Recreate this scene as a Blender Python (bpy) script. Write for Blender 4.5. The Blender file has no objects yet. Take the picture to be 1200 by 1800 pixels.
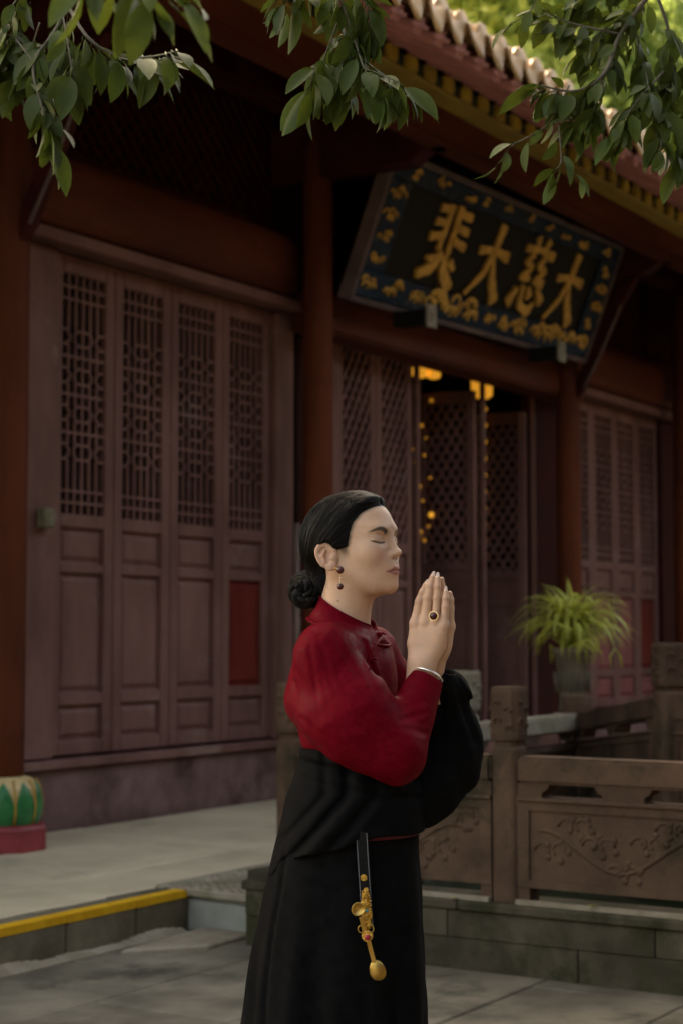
import bpy, bmesh, math, random
import numpy as np
from mathutils import Vector, Matrix
R = math.radians
random.seed(7)
rng = np.random.default_rng(7)
scene = bpy.context.scene
COL = scene.collection

# ------------------------------------------------------------------ camera, sky, sun, exposure
# Axes of the place: X runs along the temple front, Y goes into the temple, Z is up; the camera stands at X = Y = 0.
CAM_H = 1.35
YAW = R(32.0)
PITCH = math.atan(215 / 3000)
cam_d = bpy.data.cameras.new('camera'); cam = bpy.data.objects.new('camera', cam_d); COL.objects.link(cam)
cam_d.sensor_fit = 'VERTICAL'; cam_d.sensor_height = 36.0; cam_d.sensor_width = 24.0
cam_d.lens = 60.0; cam_d.clip_end = 400; cam_d.clip_start = .05
cam.location = (0, 0, CAM_H)
cam.rotation_euler = (R(90) + PITCH, 0, YAW - R(90))
cam_d.dof.use_dof = True; cam_d.dof.focus_distance = 3.72; cam_d.dof.aperture_fstop = 4.3
scene.camera = cam

SUN_DIR = Vector((.30, .70, .66)).normalized()          # towards the sun: behind the hall, to the right
w = bpy.data.worlds.new('World'); scene.world = w; w.use_nodes = True
nt = w.node_tree; nt.nodes.clear()
sky = nt.nodes.new('ShaderNodeTexSky'); sky.sky_type = 'NISHITA'; sky.sun_disc = False
sky.sun_elevation = math.asin(SUN_DIR.z)
sky.sun_rotation = math.atan2(SUN_DIR.x, SUN_DIR.y)
sky.air_density = 1.0; sky.dust_density = 7.0; sky.ozone_density = 0.0
bg = nt.nodes.new('ShaderNodeBackground'); bg.inputs[1].default_value = .15
wo = nt.nodes.new('ShaderNodeOutputWorld')
nt.links.new(sky.outputs[0], bg.inputs[0]); nt.links.new(bg.outputs[0], wo.inputs[0])
sun_d = bpy.data.lights.new('sun', 'SUN'); sun = bpy.data.objects.new('sun', sun_d); COL.objects.link(sun)
sun_d.energy = 3.2; sun_d.angle = R(.55); sun_d.color = (1, .93, .82)
sun.rotation_euler = (-SUN_DIR).to_track_quat('-Z', 'Y').to_euler()
vs = scene.view_settings
vs.view_transform = 'Standard'; vs.look = 'None'; vs.gamma = 1; vs.use_curve_mapping = False
vs.exposure = 2.52
vs.use_white_balance = True; vs.white_balance_temperature = 8800; vs.white_balance_tint = 6
cy = scene.cycles
cy.use_denoising = True
cy.max_bounces = 6; cy.diffuse_bounces = 4; cy.glossy_bounces = 3; cy.transmission_bounces = 4; cy.transparent_max_bounces = 6
cy.sample_clamp_indirect = 6

# ------------------------------------------------------------------ helpers
_vd = Vector((math.cos(YAW) * math.cos(PITCH), math.sin(YAW) * math.cos(PITCH), math.sin(PITCH)))
_rt = Vector((math.sin(YAW), -math.cos(YAW), 0)); _up = _rt.cross(_vd)
_hd = Vector((math.cos(YAW), math.sin(YAW), 0))
def at(x, y, d):
    """the point at distance d (metres, level) that was measured at x, y in the photograph"""
    r = _vd * 3000 + _rt * (x - 600) - _up * (y - 900)
    return Vector((0, 0, CAM_H)) + r * (d / r.dot(_hd))

class MB:
    def __init__(s): s.v = []; s.f = []; s.sm = []
    def add(s, vs, fs, smooth=False):
        o = len(s.v); s.v += [tuple(p) for p in vs]
        s.f += [tuple(i + o for i in f) for f in fs]; s.sm += [smooth] * len(fs); return s
    def box(s, x0, x1, y0, y1, z0, z1):
        vs = [(x, y, z) for x in (x0, x1) for y in (y0, y1) for z in (z0, z1)]
        return s.add(vs, [(0, 1, 3, 2), (4, 6, 7, 5), (0, 4, 5, 1), (2, 3, 7, 6), (0, 2, 6, 4), (1, 5, 7, 3)])
    def hexa(s, p):      # 8 corners, same order as box
        return s.add(p, [(0, 1, 3, 2), (4, 6, 7, 5), (0, 4, 5, 1), (2, 3, 7, 6), (0, 2, 6, 4), (1, 5, 7, 3)])
    def bar(s, a, b, wd, ht, up=(0, 0, 1)):
        a, b = Vector(a), Vector(b); d = (b - a).normalized(); u = Vector(up)
        sd = d.cross(u).normalized(); u = sd.cross(d).normalized()
        return s.hexa([q + sd * i * wd / 2 + u * j * ht / 2 for q in (a, b) for i in (-1, 1) for j in (-1, 1)])
    def tube(s, pts, rad, n=8, caps=True, smooth=True):
        pts = [Vector(p) for p in pts]; m = len(pts)
        if not hasattr(rad, '__len__'): rad = [rad] * m
        vs = []; nrm = None
        for i, p in enumerate(pts):
            t = (pts[min(i + 1, m - 1)] - pts[max(i - 1, 0)]).normalized()
            if nrm is None:
                nrm = t.cross(Vector((0, 0, 1)) if abs(t.z) < .9 else Vector((1, 0, 0))).normalized()
            nrm = (nrm - t * nrm.dot(t)).normalized(); bn = t.cross(nrm)
            for k in range(n):
                a = 2 * math.pi * k / n; vs.append(p + (nrm * math.cos(a) + bn * math.sin(a)) * rad[i])
        fs = [(i * n + k, i * n + (k + 1) % n, (i + 1) * n + (k + 1) % n, (i + 1) * n + k) for i in range(m - 1) for k in range(n)]
        s.add(vs, fs, smooth)
        if caps:
            o = len(s.v) - len(vs)
            s.f += [tuple(o + k for k in reversed(range(n))), tuple(o + (m - 1) * n + k for k in range(n))]; s.sm += [False] * 2
        return s
    def lathe(s, prof, n=24, c=(0, 0, 0), smooth=True, twist=0):
        vs = [(c[0] + r * math.cos(2 * math.pi * k / n + twist), c[1] + r * math.sin(2 * math.pi * k / n + twist), c[2] + z) for r, z in prof for k in range(n)]
        m = len(prof)
        fs = [(i * n + k, i * n + (k + 1) % n, (i + 1) * n + (k + 1) % n, (i + 1) * n + k) for i in range(m - 1) for k in range(n)]
        fs += [tuple(reversed(range(n))), tuple((m - 1) * n + k for k in range(n))]
        return s.add(vs, fs, smooth)
    def prism(s, poly, f0, f1):
        """poly: 2-D outline, f0/f1 map (a, b) to the two faces"""
        n = len(poly); vs = [f0(*p) for p in poly] + [f1(*p) for p in poly]
        fs = [tuple(range(n)), tuple(reversed(range(n, 2 * n)))] + [(k, n + k, n + (k + 1) % n, (k + 1) % n) for k in range(n)]
        return s.add(vs, fs)
    def ball(s, c, r, n=12, m=8, sq=(1, 1, 1)):
        prof = [(max(1e-4, math.sin(math.pi * i / m)) , -math.cos(math.pi * i / m)) for i in range(m + 1)]
        vs = [(c[0] + a * math.cos(2 * math.pi * k / n) * r * sq[0], c[1] + a * math.sin(2 * math.pi * k / n) * r * sq[1], c[2] + z * r * sq[2]) for a, z in prof for k in range(n)]
        fs = [(i * n + k, i * n + (k + 1) % n, (i + 1) * n + (k + 1) % n, (i + 1) * n + k) for i in range(m) for k in range(n)]
        return s.add(vs, fs, True)
    def mesh(s, name, bevel=0, seg=1):
        me = bpy.data.meshes.new(name); me.from_pydata(s.v, [], s.f); me.update()
        bm = bmesh.new(); bm.from_mesh(me)
        for f, q in zip(bm.faces, s.sm): f.smooth = q
        bmesh.ops.recalc_face_normals(bm, faces=bm.faces)
        if bevel:
            ed = [e for e in bm.edges if len(e.link_faces) == 2 and e.calc_face_angle(0) > .5]
            bmesh.ops.bevel(bm, geom=ed, offset=bevel, segments=seg, affect='EDGES', clamp_overlap=True)
        bm.to_mesh(me); bm.free(); return me
    def build(s, name, mat, parent=None, bevel=0, seg=1):
        return obj(name, s.mesh(name, bevel, seg), mat, parent)

def obj(name, me, mat, parent=None, loc=None, rot=None):
    o = bpy.data.objects.new(name, me); COL.objects.link(o)
    if mat is not None and not me.materials: me.materials.append(mat)
    if parent is not None: o.parent = parent
    if loc is not None: o.location = loc
    if rot is not None: o.rotation_euler = rot
    return o
def tag(o, label=None, cat=None, group=None, kind=None):
    if label: o['label'] = label
    if cat: o['category'] = cat
    if group: o['group'] = group
    if kind: o['kind'] = kind
    return o
def thing(name, label, cat, loc=(0, 0, 0), rz=0, group=None, kind=None):
    o = bpy.data.objects.new(name, None); COL.objects.link(o); o.location = loc; o.rotation_euler = (0, 0, rz)
    o.empty_display_size = .1
    return tag(o, label, cat, group, kind)

# ------------------------------------------------------------------ materials
def pm(name, c1, c2=None, rough=.6, scale=5, detail=6, bump=.15, bscale=40, spec=.4, metal=0, c3=None, s3=1.2, t3=.55, stretch=(1, 1, 1), rnd=.0, coord='world'):
    m = bpy.data.materials.new(name); m.use_nodes = True; t = m.node_tree; b = t.nodes['Principled BSDF']
    N = t.nodes.new; K = t.links.new
    if coord == 'world': src = N('ShaderNodeNewGeometry').outputs['Position']
    else: src = N('ShaderNodeTexCoord').outputs['Object']
    mp = N('ShaderNodeMapping'); mp.inputs['Scale'].default_value = stretch; K(src, mp.inputs[0])
    c2 = c2 or tuple(x * .6 for x in c1)
    n = N('ShaderNodeTexNoise'); n.inputs['Scale'].default_value = scale; n.inputs['Detail'].default_value = detail; n.inputs['Roughness'].default_value = .62
    K(mp.outputs[0], n.inputs[0])
    r = N('ShaderNodeValToRGB'); e = r.color_ramp.elements
    e[0].position = .36; e[0].color = (*c2, 1); e[1].position = .66; e[1].color = (*c1, 1)
    K(n.outputs[0], r.inputs[0]); col = r.outputs[0]
    if c3:
        n3 = N('ShaderNodeTexNoise'); n3.inputs['Scale'].default_value = s3; n3.inputs['Detail'].default_value = 7; n3.inputs['Roughness'].default_value = .68
        K(src, n3.inputs[0])
        r3 = N('ShaderNodeValToRGB'); r3.color_ramp.elements[0].position = t3; r3.color_ramp.elements[1].position = t3 + .13
        K(n3.outputs[0], r3.inputs[0])
        mx = N('ShaderNodeMix'); mx.data_type = 'RGBA'; K(r3.outputs[0], mx.inputs[0]); K(col, mx.inputs[6]); mx.inputs[7].default_value = (*c3, 1); col = mx.outputs[2]
    if rnd:
        oi = N('ShaderNodeObjectInfo'); mr = N('ShaderNodeMapRange'); mr.inputs[3].default_value = 1 - rnd; mr.inputs[4].default_value = 1 + rnd
        K(oi.outputs['Random'], mr.inputs[0]); hs = N('ShaderNodeHueSaturation'); K(mr.outputs[0], hs.inputs['Value']); K(col, hs.inputs['Color']); col = hs.outputs[0]
    K(col, b.inputs['Base Color'])
    b.inputs['Roughness'].default_value = rough; b.inputs['Specular IOR Level'].default_value = spec; b.inputs['Metallic'].default_value = metal
    if bump:
        nb = N('ShaderNodeTexNoise'); nb.inputs['Scale'].default_value = bscale; nb.inputs['Detail'].default_value = 5; K(mp.outputs[0], nb.inputs[0])
        bp = N('ShaderNodeBump'); bp.inputs['Strength'].default_value = bump; bp.inputs['Distance'].default_value = .01
        K(nb.outputs[0], bp.inputs['Height']); K(bp.outputs[0], b.inputs['Normal'])
        mr2 = N('ShaderNodeMapRange'); mr2.inputs[3].default_value = max(.05, rough - .12); mr2.inputs[4].default_value = min(1, rough + .15); K(n.outputs[0], mr2.inputs[0]); K(mr2.outputs[0], b.inputs['Roughness'])
    return m
def emit(name, c, s):
    m = bpy.data.materials.new(name); m.use_nodes = True; b = m.node_tree.nodes['Principled BSDF']
    b.inputs['Base Color'].default_value = (*c, 1); b.inputs['Emission Color'].default_value = (*c, 1); b.inputs['Emission Strength'].default_value = s
    return m
def leafmat(name, c1, c2, trans=.35, rough=.4, rnd=.25):
    m = pm(name, c1, c2, rough=rough, scale=9, bump=.1, bscale=60, spec=.25, rnd=rnd)
    t = m.node_tree; b = t.nodes['Principled BSDF']; out = t.nodes['Material Output']
    tr = t.nodes.new('ShaderNodeBsdfTranslucent'); mx = t.nodes.new('ShaderNodeMixShader'); mx.inputs[0].default_value = trans
    src = b.inputs['Base Color'].links[0].from_socket
    hs = t.nodes.new('ShaderNodeHueSaturation'); hs.inputs['Value'].default_value = 1.5; hs.inputs['Hue'].default_value = .485; t.links.new(src, hs.inputs['Color'])
    t.links.new(hs.outputs[0], tr.inputs[0]); t.links.new(b.outputs[0], mx.inputs[1]); t.links.new(tr.outputs[0], mx.inputs[2]); t.links.new(mx.outputs[0], out.inputs[0])
    return m
M = {}
M['door'] = pm('faded_plum_paint', (.235, .116, .096), (.145, .068, .056), rough=.5, scale=3, bump=.12, bscale=30, c3=(.26, .165, .140), s3=2.0, t3=.58, stretch=(1, 1, .35), spec=0.1)
M['door_red'] = pm('bare_red_paint', (.20, .030, .020), (.13, .018, .014), rough=.55, scale=5, stretch=(1, 1, .3), spec=0.08)
M['plinthw'] = pm('plastered_plinth', (.250, .150, .135), (.130, .072, .064), rough=.75, scale=2.2, bump=.3, bscale=14, c3=(.080, .042, .038), s3=1.6, t3=.55, spec=0.08)
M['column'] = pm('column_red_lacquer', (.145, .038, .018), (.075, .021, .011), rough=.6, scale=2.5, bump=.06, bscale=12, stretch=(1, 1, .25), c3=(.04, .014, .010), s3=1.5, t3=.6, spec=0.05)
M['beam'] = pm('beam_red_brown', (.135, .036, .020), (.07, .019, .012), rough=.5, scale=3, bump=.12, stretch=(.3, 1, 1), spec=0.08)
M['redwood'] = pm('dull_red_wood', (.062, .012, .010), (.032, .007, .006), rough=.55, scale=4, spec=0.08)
M['rafter'] = pm('rafter_pink_red', (.66, .31, .29), (.50, .21, .20), rough=.6, scale=6, rnd=.12)
M['yellow'] = pm('rafter_end_yellow', (.50, .36, .06), (.34, .22, .03), rough=.5, scale=9, rnd=.15)
M['green'] = pm('rafter_end_green', (.014, .045, .035), (.008, .025, .02), rough=.5, scale=9)
M['tile'] = pm('glazed_ochre_tile', (.58, .34, .145), (.34, .18, .07), rough=.45, scale=7, rnd=.15, c3=(.62, .44, .24), s3=5)
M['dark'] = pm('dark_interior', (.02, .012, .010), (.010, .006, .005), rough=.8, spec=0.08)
M['lattice_back'] = pm('dark_lattice_backing', (.028, .016, .014), (.016, .009, .008), rough=.9, spec=0.08)  # very dark brown sheet set behind the lattice openings
M['stone'] = pm('brown_sandstone', (.128, .076, .050), (.076, .045, .030), rough=.8, scale=4, bump=.35, bscale=45, c3=(.042, .033, .020), s3=3.2, t3=.52, rnd=.12, spec=0.08)
M['stone_lt'] = pm('pale_worn_stone', (.34, .29, .22), (.22, .18, .125), rough=.8, scale=5, bump=.3, bscale=40, c3=(.15, .14, .075), s3=2, t3=.55, rnd=.08, spec=0.08)
M['mossy'] = pm('mossy_grey_stone', (.105, .088, .060), (.050, .042, .028), rough=.85, scale=3.5, bump=.45, bscale=35, c3=(.040, .038, .020), s3=2.8, t3=.49, rnd=.16, spec=0.08)
M['slab'] = pm('platform_slab', (.62, .505, .345), (.46, .37, .25), rough=.7, scale=2.2, bump=.12, bscale=60, c3=(.30, .245, .165), s3=1.1, t3=.54, rnd=.06, spec=0.2)
M['ground'] = pm('court_slab', (.205, .175, .128), (.095, .082, .060), rough=.72, scale=2.4, bump=.25, bscale=30, c3=(.062, .056, .040), s3=1.7, t3=.53, rnd=.12, spec=0.2)
M['kerb'] = pm('kerb_stone', (.185, .155, .105), (.105, .085, .055), rough=.8, scale=4, bump=.35, bscale=40, c3=(.30, .275, .22), s3=3, t3=.62, rnd=.12, spec=0.08)
M['kerbpaint'] = pm('yellow_kerb_paint', (.75, .42, .028), (.60, .30, .02), rough=.55, scale=9, c3=(.40, .26, .10), s3=9, t3=.64, spec=0.08)
M['grout'] = pm('dark_joint', (.05, .044, .034), rough=.95)
M['lotus_g'] = pm('lotus_green', (.022, .20, .060), (.014, .12, .036), rough=.35, scale=12, coord='obj')
M['lotus_c'] = pm('lotus_cream', (.70, .52, .26), (.55, .36, .14), rough=.4, scale=12, coord='obj')
M['lotus_y'] = pm('lotus_gold', (.55, .31, .05), (.42, .22, .03), rough=.4, scale=12, coord='obj')
M['lotus_r'] = pm('lotus_red', (.33, .042, .05), (.21, .026, .03), rough=.45, scale=8)
M['board'] = pm('plaque_black_board', (.013, .013, .012), (.008, .008, .008), rough=.45, scale=8, spec=0.08)
M['pblue'] = pm('plaque_blue_border', (.020, .040, .074), (.010, .018, .030), rough=.5, scale=14, c3=(.075, .070, .055), s3=11, t3=.55, spec=0.08)
M['pedge'] = pm('plaque_edge_wood', (.17, .12, .115), (.10, .07, .07), rough=.5, spec=0.08)
M['gilt'] = pm('worn_gilt', (.74, .43, .10), (.46, .25, .05), rough=.42, scale=9, bump=.2, metal=.25)
M['water'] = pm('pond_water', (.020, .030, .016), (.012, .018, .010), rough=.06, bump=.05, bscale=6, spec=.5)
M['pot'] = pm('stone_planter', (.20, .16, .11), (.12, .095, .065), rough=.8, scale=8, bump=.5, bscale=30)
M['pinkst'] = pm('pinkish_stone', (.40, .29, .25), (.28, .19, .165), rough=.75, scale=5)
M['bark'] = pm('bark', (.10, .082, .062), (.05, .040, .030), rough=.85, bump=.5, bscale=25, stretch=(1, 1, .4))
M['twig'] = pm('twig_bark', (.13, .115, .085), (.07, .06, .045), rough=.8)
M['leaf'] = leafmat('broad_leaf', (.070, .100, .014), (.038, .062, .010), trans=.25, rough=.55)
M['crown'] = leafmat('crown_leaf', (.045, .070, .018), (.026, .045, .012), trans=.2)
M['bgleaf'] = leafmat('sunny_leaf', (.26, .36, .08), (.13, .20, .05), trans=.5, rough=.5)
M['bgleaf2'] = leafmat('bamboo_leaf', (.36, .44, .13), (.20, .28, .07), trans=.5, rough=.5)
M['grassy'] = leafmat('spider_plant_leaf', (.50, .50, .10), (.34, .38, .07), trans=.4, rough=.45)
M['farwall'] = pm('far_lilac_wall', (.30, .24, .26), (.22, .17, .19), rough=.8)
M['darkwood'] = pm('dark_timber', (.045, .030, .024), (.025, .017, .014), rough=.7, spec=0.08)
M['slate'] = pm('dark_roof_tile', (.05, .05, .052), (.03, .03, .032), rough=.7)
M['door_pink'] = pm('faded_red_paint', (.30, .105, .095), (.21, .070, .064), rough=.55, scale=5, stretch=(1, 1, .3), spec=.08)
# ------------------------------------------------------------------ ground, platform, kerb
g = MB(); g.box(-60, 120, -60, 120, -.3, -.02)
tag(g.build('ground', M['grout']), kind='structure')
gs = bpy.data.objects.new('courtyard_paving', None); COL.objects.link(gs); tag(gs, kind='structure')
def slab(x0, x1, y0, y1, z0, z1, mat, parent, name='paving_slab', bev=.006, jit=.002):
    b = MB(); dz = random.uniform(-jit, jit); t = [random.uniform(-jit, jit) for _ in range(4)]
    p = [(x, y, z) for x in (x0, x1) for y in (y0, y1) for z in (z0, z1)]
    p = [(a, c, d + (dz + t[i // 2] if i % 2 else 0)) for i, (a, c, d) in enumerate(p)]
    b.hexa(p); return b.build(name, mat, parent, bevel=bev)
# court slabs, laid in courses along the platform
row = 0; yy = 4.785
while yy > -1.2:
    hgt = .62; xx = 2.2 - (row % 2) * .55
    while xx < 6.4:
        wd = 1.1
        slab(xx + .004, min(xx + wd, 6.6) - .004, yy - hgt + .004, yy - .004, -.06, 0, M['ground'], gs)
        xx += wd
    yy -= hgt; row += 1
far = MB(); far.box(-40, 2.19, -40, 4.79, -.06, 0); far.box(2.19, 60, -40, -1.22, -.06, 0); far.box(-40, 5.0, 4.797, 4.80, -.06, -.01)
far.build('paving_field', M['ground'], gs)

pf = bpy.data.objects.new('platform', None); COL.objects.link(pf); tag(pf, kind='structure')
core = MB(); core.box(-6, 40, 4.99, 6.9, -.02, .12); core.box(6.56, 40, 4.70, 5.2, -.02, .12)
core.build('platform_core', M['grout'], pf)
PZ = .178
ys = [4.992, 5.46, 6.02, 6.90]
xs0 = [3.2, 4.45, 5.70, 6.86, 8.05, 9.2, 10.4, 11.6, 12.8, 14.0, 15.2, 16.4, 17.6, 18.8]
for r_ in range(3):
    off = (0, -.42, .0)[r_]
    for a, b_ in zip(xs0, xs0[1:]):
        slab(a + off + .003, b_ + off - .003, ys[r_] + .003, ys[r_ + 1] - .003, .10, PZ, M['slab'], pf, bev=.004)
slab(6.56, 19, 4.62, 4.985, .10, PZ, M['slab'], pf, bev=.004)
# kerb stones with the yellow painted edge
kx = [3.1, 3.75, 4.45, 5.02, 5.52, 5.98, 6.36]
for a, b_ in zip(kx, kx[1:]):
    k = slab(a + .003, b_ - .003, 4.797, 4.988, -.04, .176, M['kerb'], pf, 'kerb_stone', bev=.010, jit=.003)
    q = MB(); q.box(a + .001, b_ - .001, 4.803, 4.868, .177, .1825); q.add([(a + .001, 4.7945, .148), (b_ - .001, 4.7945, .15), (b_ - .001, 4.7945, .1825), (a + .001, 4.7945, .1825), (a + .001, 4.803, .1825), (b_ - .001, 4.803, .1825)], [(0, 1, 2, 3), (3, 2, 5, 4)])
    q.build('painted_edge', M['kerbpaint'], k)
low = MB()
for i in range(60):     # mortar fillet washed up at the foot of the kerb
    x = 3.1 + i * 3.2 / 60; h0 = .018 + .03 * abs(math.sin(i * .37) * math.sin(i * .11 + 1)); 
    low.hexa([(x, 4.75, -.004), (x, 4.75, .003), (x, 4.8, -.004), (x, 4.8, h0), (x + .0534, 4.75, -.004), (x + .0534, 4.75, .003), (x + .0534, 4.8, -.004), (x + .0534, 4.8, h0)])
low.build('mortar_fillet', M['stone_lt'], pf)
# the rough block that closes the kerb towards the pond, and a loose flat slab at its foot
blk = thing('stone_block', 'rough grey stone block with chiselled top at the end of the yellow kerb', 'stone block', (6.36, 4.70, 0))
b = MB(); P = [(0.012, .285), (-.02, -.375), (.60, -.375), (1.15, .285)]
b.prism(P, lambda a, c: (a, c, -.02), lambda a, c: (a, c, .15 + .012 * (c > 0)))
b.build('block_body', pm('marble_block', (.34, .335, .30), (.22, .22, .18), rough=.7, scale=3, bump=.4, bscale=20, c3=(.12, .115, .075), s3=3), blk, bevel=.02, seg=2)
b = MB(); P2_ = [(-.01, .29), (-.045, -.38), (.63, -.38), (1.17, .29)]
b.prism(P2_, lambda a, c: (a, c, .153), lambda a, c: (a, c, .190)); b.build('block_cap', M['stone_lt'], blk, bevel=.008)
for i in range(150):
    pass
cob = MB()
for i in range(15):
    for j in range(11):
        x = .0 + i * .06 + random.uniform(-.008, .008); y = -.345 + j * .056 + random.uniform(-.006, .006)
        if x > .52 + (y + .38) * .75 : continue
        cob.ball((x, y, .188), random.uniform(.020, .027), 7, 4, (1, 1, .5))
tag(cob.build('chiselled_studs', M['stone_lt'], blk), kind='stuff')
ls = thing('flat_slab', 'low flat slab lying at the foot of the kerb corner', 'stone slab', (6.05, 4.58, 0))
b = MB(); b.prism([(-.35, .08), (-.05, -.16), (.32, -.14), (.30, .13)], lambda a, c: (a, c, -.01), lambda a, c: (a, c, .022)); b.build('slab_body', M['stone_lt'], ls, bevel=.008)

# ------------------------------------------------------------------ temple hall
hall = thing('temple_hall', 'red-lacquered temple hall with lattice doors under deep tiled eaves', 'temple', (0, 0, 0))
DY = 6.95
COLX = [3.7, 7.03, 10.21, 14.50, 17.47, 20.8]
CY = 6.58
# plinth under the doors
for x0, x1 in ((3.9, 7.3), (7.32, 10.44), (14.98, 17.98), (18.0, 24)):
    b = MB()
    b.hexa([(x0, DY - .03, .16), (x0, DY - .055, .545), (x0, DY + .25, .16), (x0, DY + .25, .545), (x1, DY - .03, .16), (x1, DY - .055, .545), (x1, DY + .25, .16), (x1, DY + .25, .545)])
    pl = b.build('plinth', M['plinthw'], hall, bevel=.012)
    b = MB(); b.box(x0, x1, DY - .10, DY + .25, .547, .60); b.build('sill', M['door'], pl, bevel=.008)
b = MB(); b.box(10.46, 14.96, DY - .10, DY + .12, .16, .42); b.build('threshold', M['door'], hall, bevel=.01)
# columns
for i, x in enumerate(COLX):
    b = MB(); n = 24
    b.lathe([(.112, .30), (.114, .9), (.112, 2.5), (.106, 4.4), (.100, 5.35)], n, (x, CY, 0)); c = b.build('column', M['column'], hall)
    if i < 2:
        b = MB(); b.lathe([(.245, .16), (.252, .19), (.250, .305), (.235, .32)], 8, (x, CY, 0), smooth=False, twist=R(22.5)); b.build('octagonal_base', M['lotus_r'], c, bevel=.008)
        b = MB(); b.lathe([(.175, .315), (.205, .37), (.210, .44), (.192, .52), (.155, .565), (.115, .575)], 32, (x, CY, 0)); lt = b.build('lotus_drum', M['lotus_c'], c)
        np_ = 10
        for k in range(np_):
            a0 = 2 * math.pi * k / np_ + .13
            q = MB(); pts = []
            rows = [(.312, .90), (.36, .93), (.42, .92), (.47, .74), (.515, .42), (.55, .04)]
            for zz, wf in rows:
                rr = np.interp(zz, [.305, .37, .44, .52, .57], [.178, .206, .211, .194, .160]) + .004
                for s_ in (-1, -.4, .4, 1):
                    aa = a0 + s_ * wf * math.pi / np_
                    pts.append((x + (rr + .010 * (1 - s_ * s_)) * math.cos(aa), CY + (rr + .010 * (1 - s_ * s_)) * math.sin(aa), zz))
            fs = [(r4 * 4 + c4, r4 * 4 + c4 + 1, r4 * 4 + c4 + 5, r4 * 4 + c4 + 4) for r4 in range(len(rows) - 1) for c4 in range(3)]
            q.add(pts, fs, True); pe = q.build('petal', M['lotus_g'], c)
            q = MB(); aa = a0 + math.pi / np_
            q.tube([(x + (np.interp(zz, [.305, .37, .44, .52, .57], [.178, .206, .211, .194, .160]) + .006) * math.cos(aa), CY + (np.interp(zz, [.305, .37, .44, .52, .57], [.178, .206, .211, .194, .160]) + .006) * math.sin(aa), zz) for zz in (.318, .37, .44, .52, .56)], .0055, 6)
            q.build('gold_rib', M['lotus_y'], c)
# beams between the columns: rounded log beam over side bays, flat lintel over the middle bay
def logbeam(x0, x1, z0, z1, yc, th, mat, name='log_beam'):
    b = MB(); n = 20; prof = []
    ring = []
    for k in range(n):
        a = 2 * math.pi * k / n; ca, sa = math.cos(a), math.sin(a)
        ring.append((math.copysign(abs(ca) ** .7, ca) * th / 2, math.copysign(abs(sa) ** .7, sa) * (z1 - z0) / 2))
    st = [(x0, .55), (x0 + .05, .82), (x0 + .14, .96), (x0 + .3, 1), (x1 - .3, 1), (x1 - .14, .96), (x1 - .05, .82), (x1, .55)]
    vs = [(x, yc + r[0] * f, (z0 + z1) / 2 + r[1] * f) for x, f in st for r in ring]
    fs = [(i * n + k, i * n + (k + 1) % n, (i + 1) * n + (k + 1) % n, (i + 1) * n + k) for i in range(len(st) - 1) for k in range(n)]
    fs += [tuple(range(n)), tuple((len(st) - 1) * n + k for k in range(n))]
    b.add(vs, fs, True); return b.build(name, mat, hall)
for a, b_ in ((3.9, 7.2), (7.30, 10.34), (15.0, 17.95), (18.2, 21.4)):
    logbeam(a, b_, 3.79, 4.25, 6.86, .24, M['beam'])
    b = MB(); b.box(a - .05, b_ + .05, DY - .16, DY + .1, 3.705, 3.782); b.build('door_head', M['door'], hall, bevel=.008)
b = MB(); b.box(10.33, 14.98, 6.62, 6.90, 3.56, 3.86); b.build('lintel', M['beam'], hall, bevel=.02, seg=2)
# upper wall with transom lattice, and the hall's shell
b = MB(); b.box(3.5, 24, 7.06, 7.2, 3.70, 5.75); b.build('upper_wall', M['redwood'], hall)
for bx0, bx1 in ((7.42, 10.28), (15.1, 114.33)):
    q = MB(); stp = .13
    z0, z1 = 4.34, 5.3; W_ = bx1 - bx0; H_ = z1 - z0
    for k in range(int((W_ + H_) / stp) + 1):
        t = k * stp
        p, q2 = (bx0 + max(0, t - H_), z0 + min(t, H_)), (bx0 + min(t, W_), z0 + max(0, t - W_))
        q.bar((p[0], 7.0, p[1]), (q2[0], 7.0, q2[1]), .022, .03, (0, 1, 0))
        q.bar((bx0 + bx1 - p[0], 7.022, p[1]), (bx0 + bx1 - q2[0], 7.022, q2[1]), .022, .03, (0, 1, 0))
    tr = q.build('transom_lattice', M['redwood'], hall)
    q = MB(); q.box(bx0 - .06, bx1 + .06, 6.96, 7.05, z0 - .07, z0); q.box(bx0 - .06, bx1 + .06, 6.96, 7.05, z1, z1 + .07); q.build('transom_frame', M['redwood'], tr)
b = MB()
b.box(3.5, 24, 12.5, 12.7, -.02, 6.5); b.box(3.3, 3.5, 6.95, 12.7, -.02, 6.5); b.box(24, 24.2, 6.95, 12.7, -.02, 6.5)
b.box(3.5, 24, 7.0, 12.5, .2, .3); b.box(3.5, 24, 7.3, 12.5, 5.2, 5.3)
b.box(10.2, 10.3, 7.2, 12.5, .3, 5.2); b.box(15.1, 15.2, 7.2, 12.5, .3, 5.2); b.box(3.5, 7.1, 6.98, 7.08, .2, 3.8)
b.build('interior_shell', M['dark'], hall)

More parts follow.
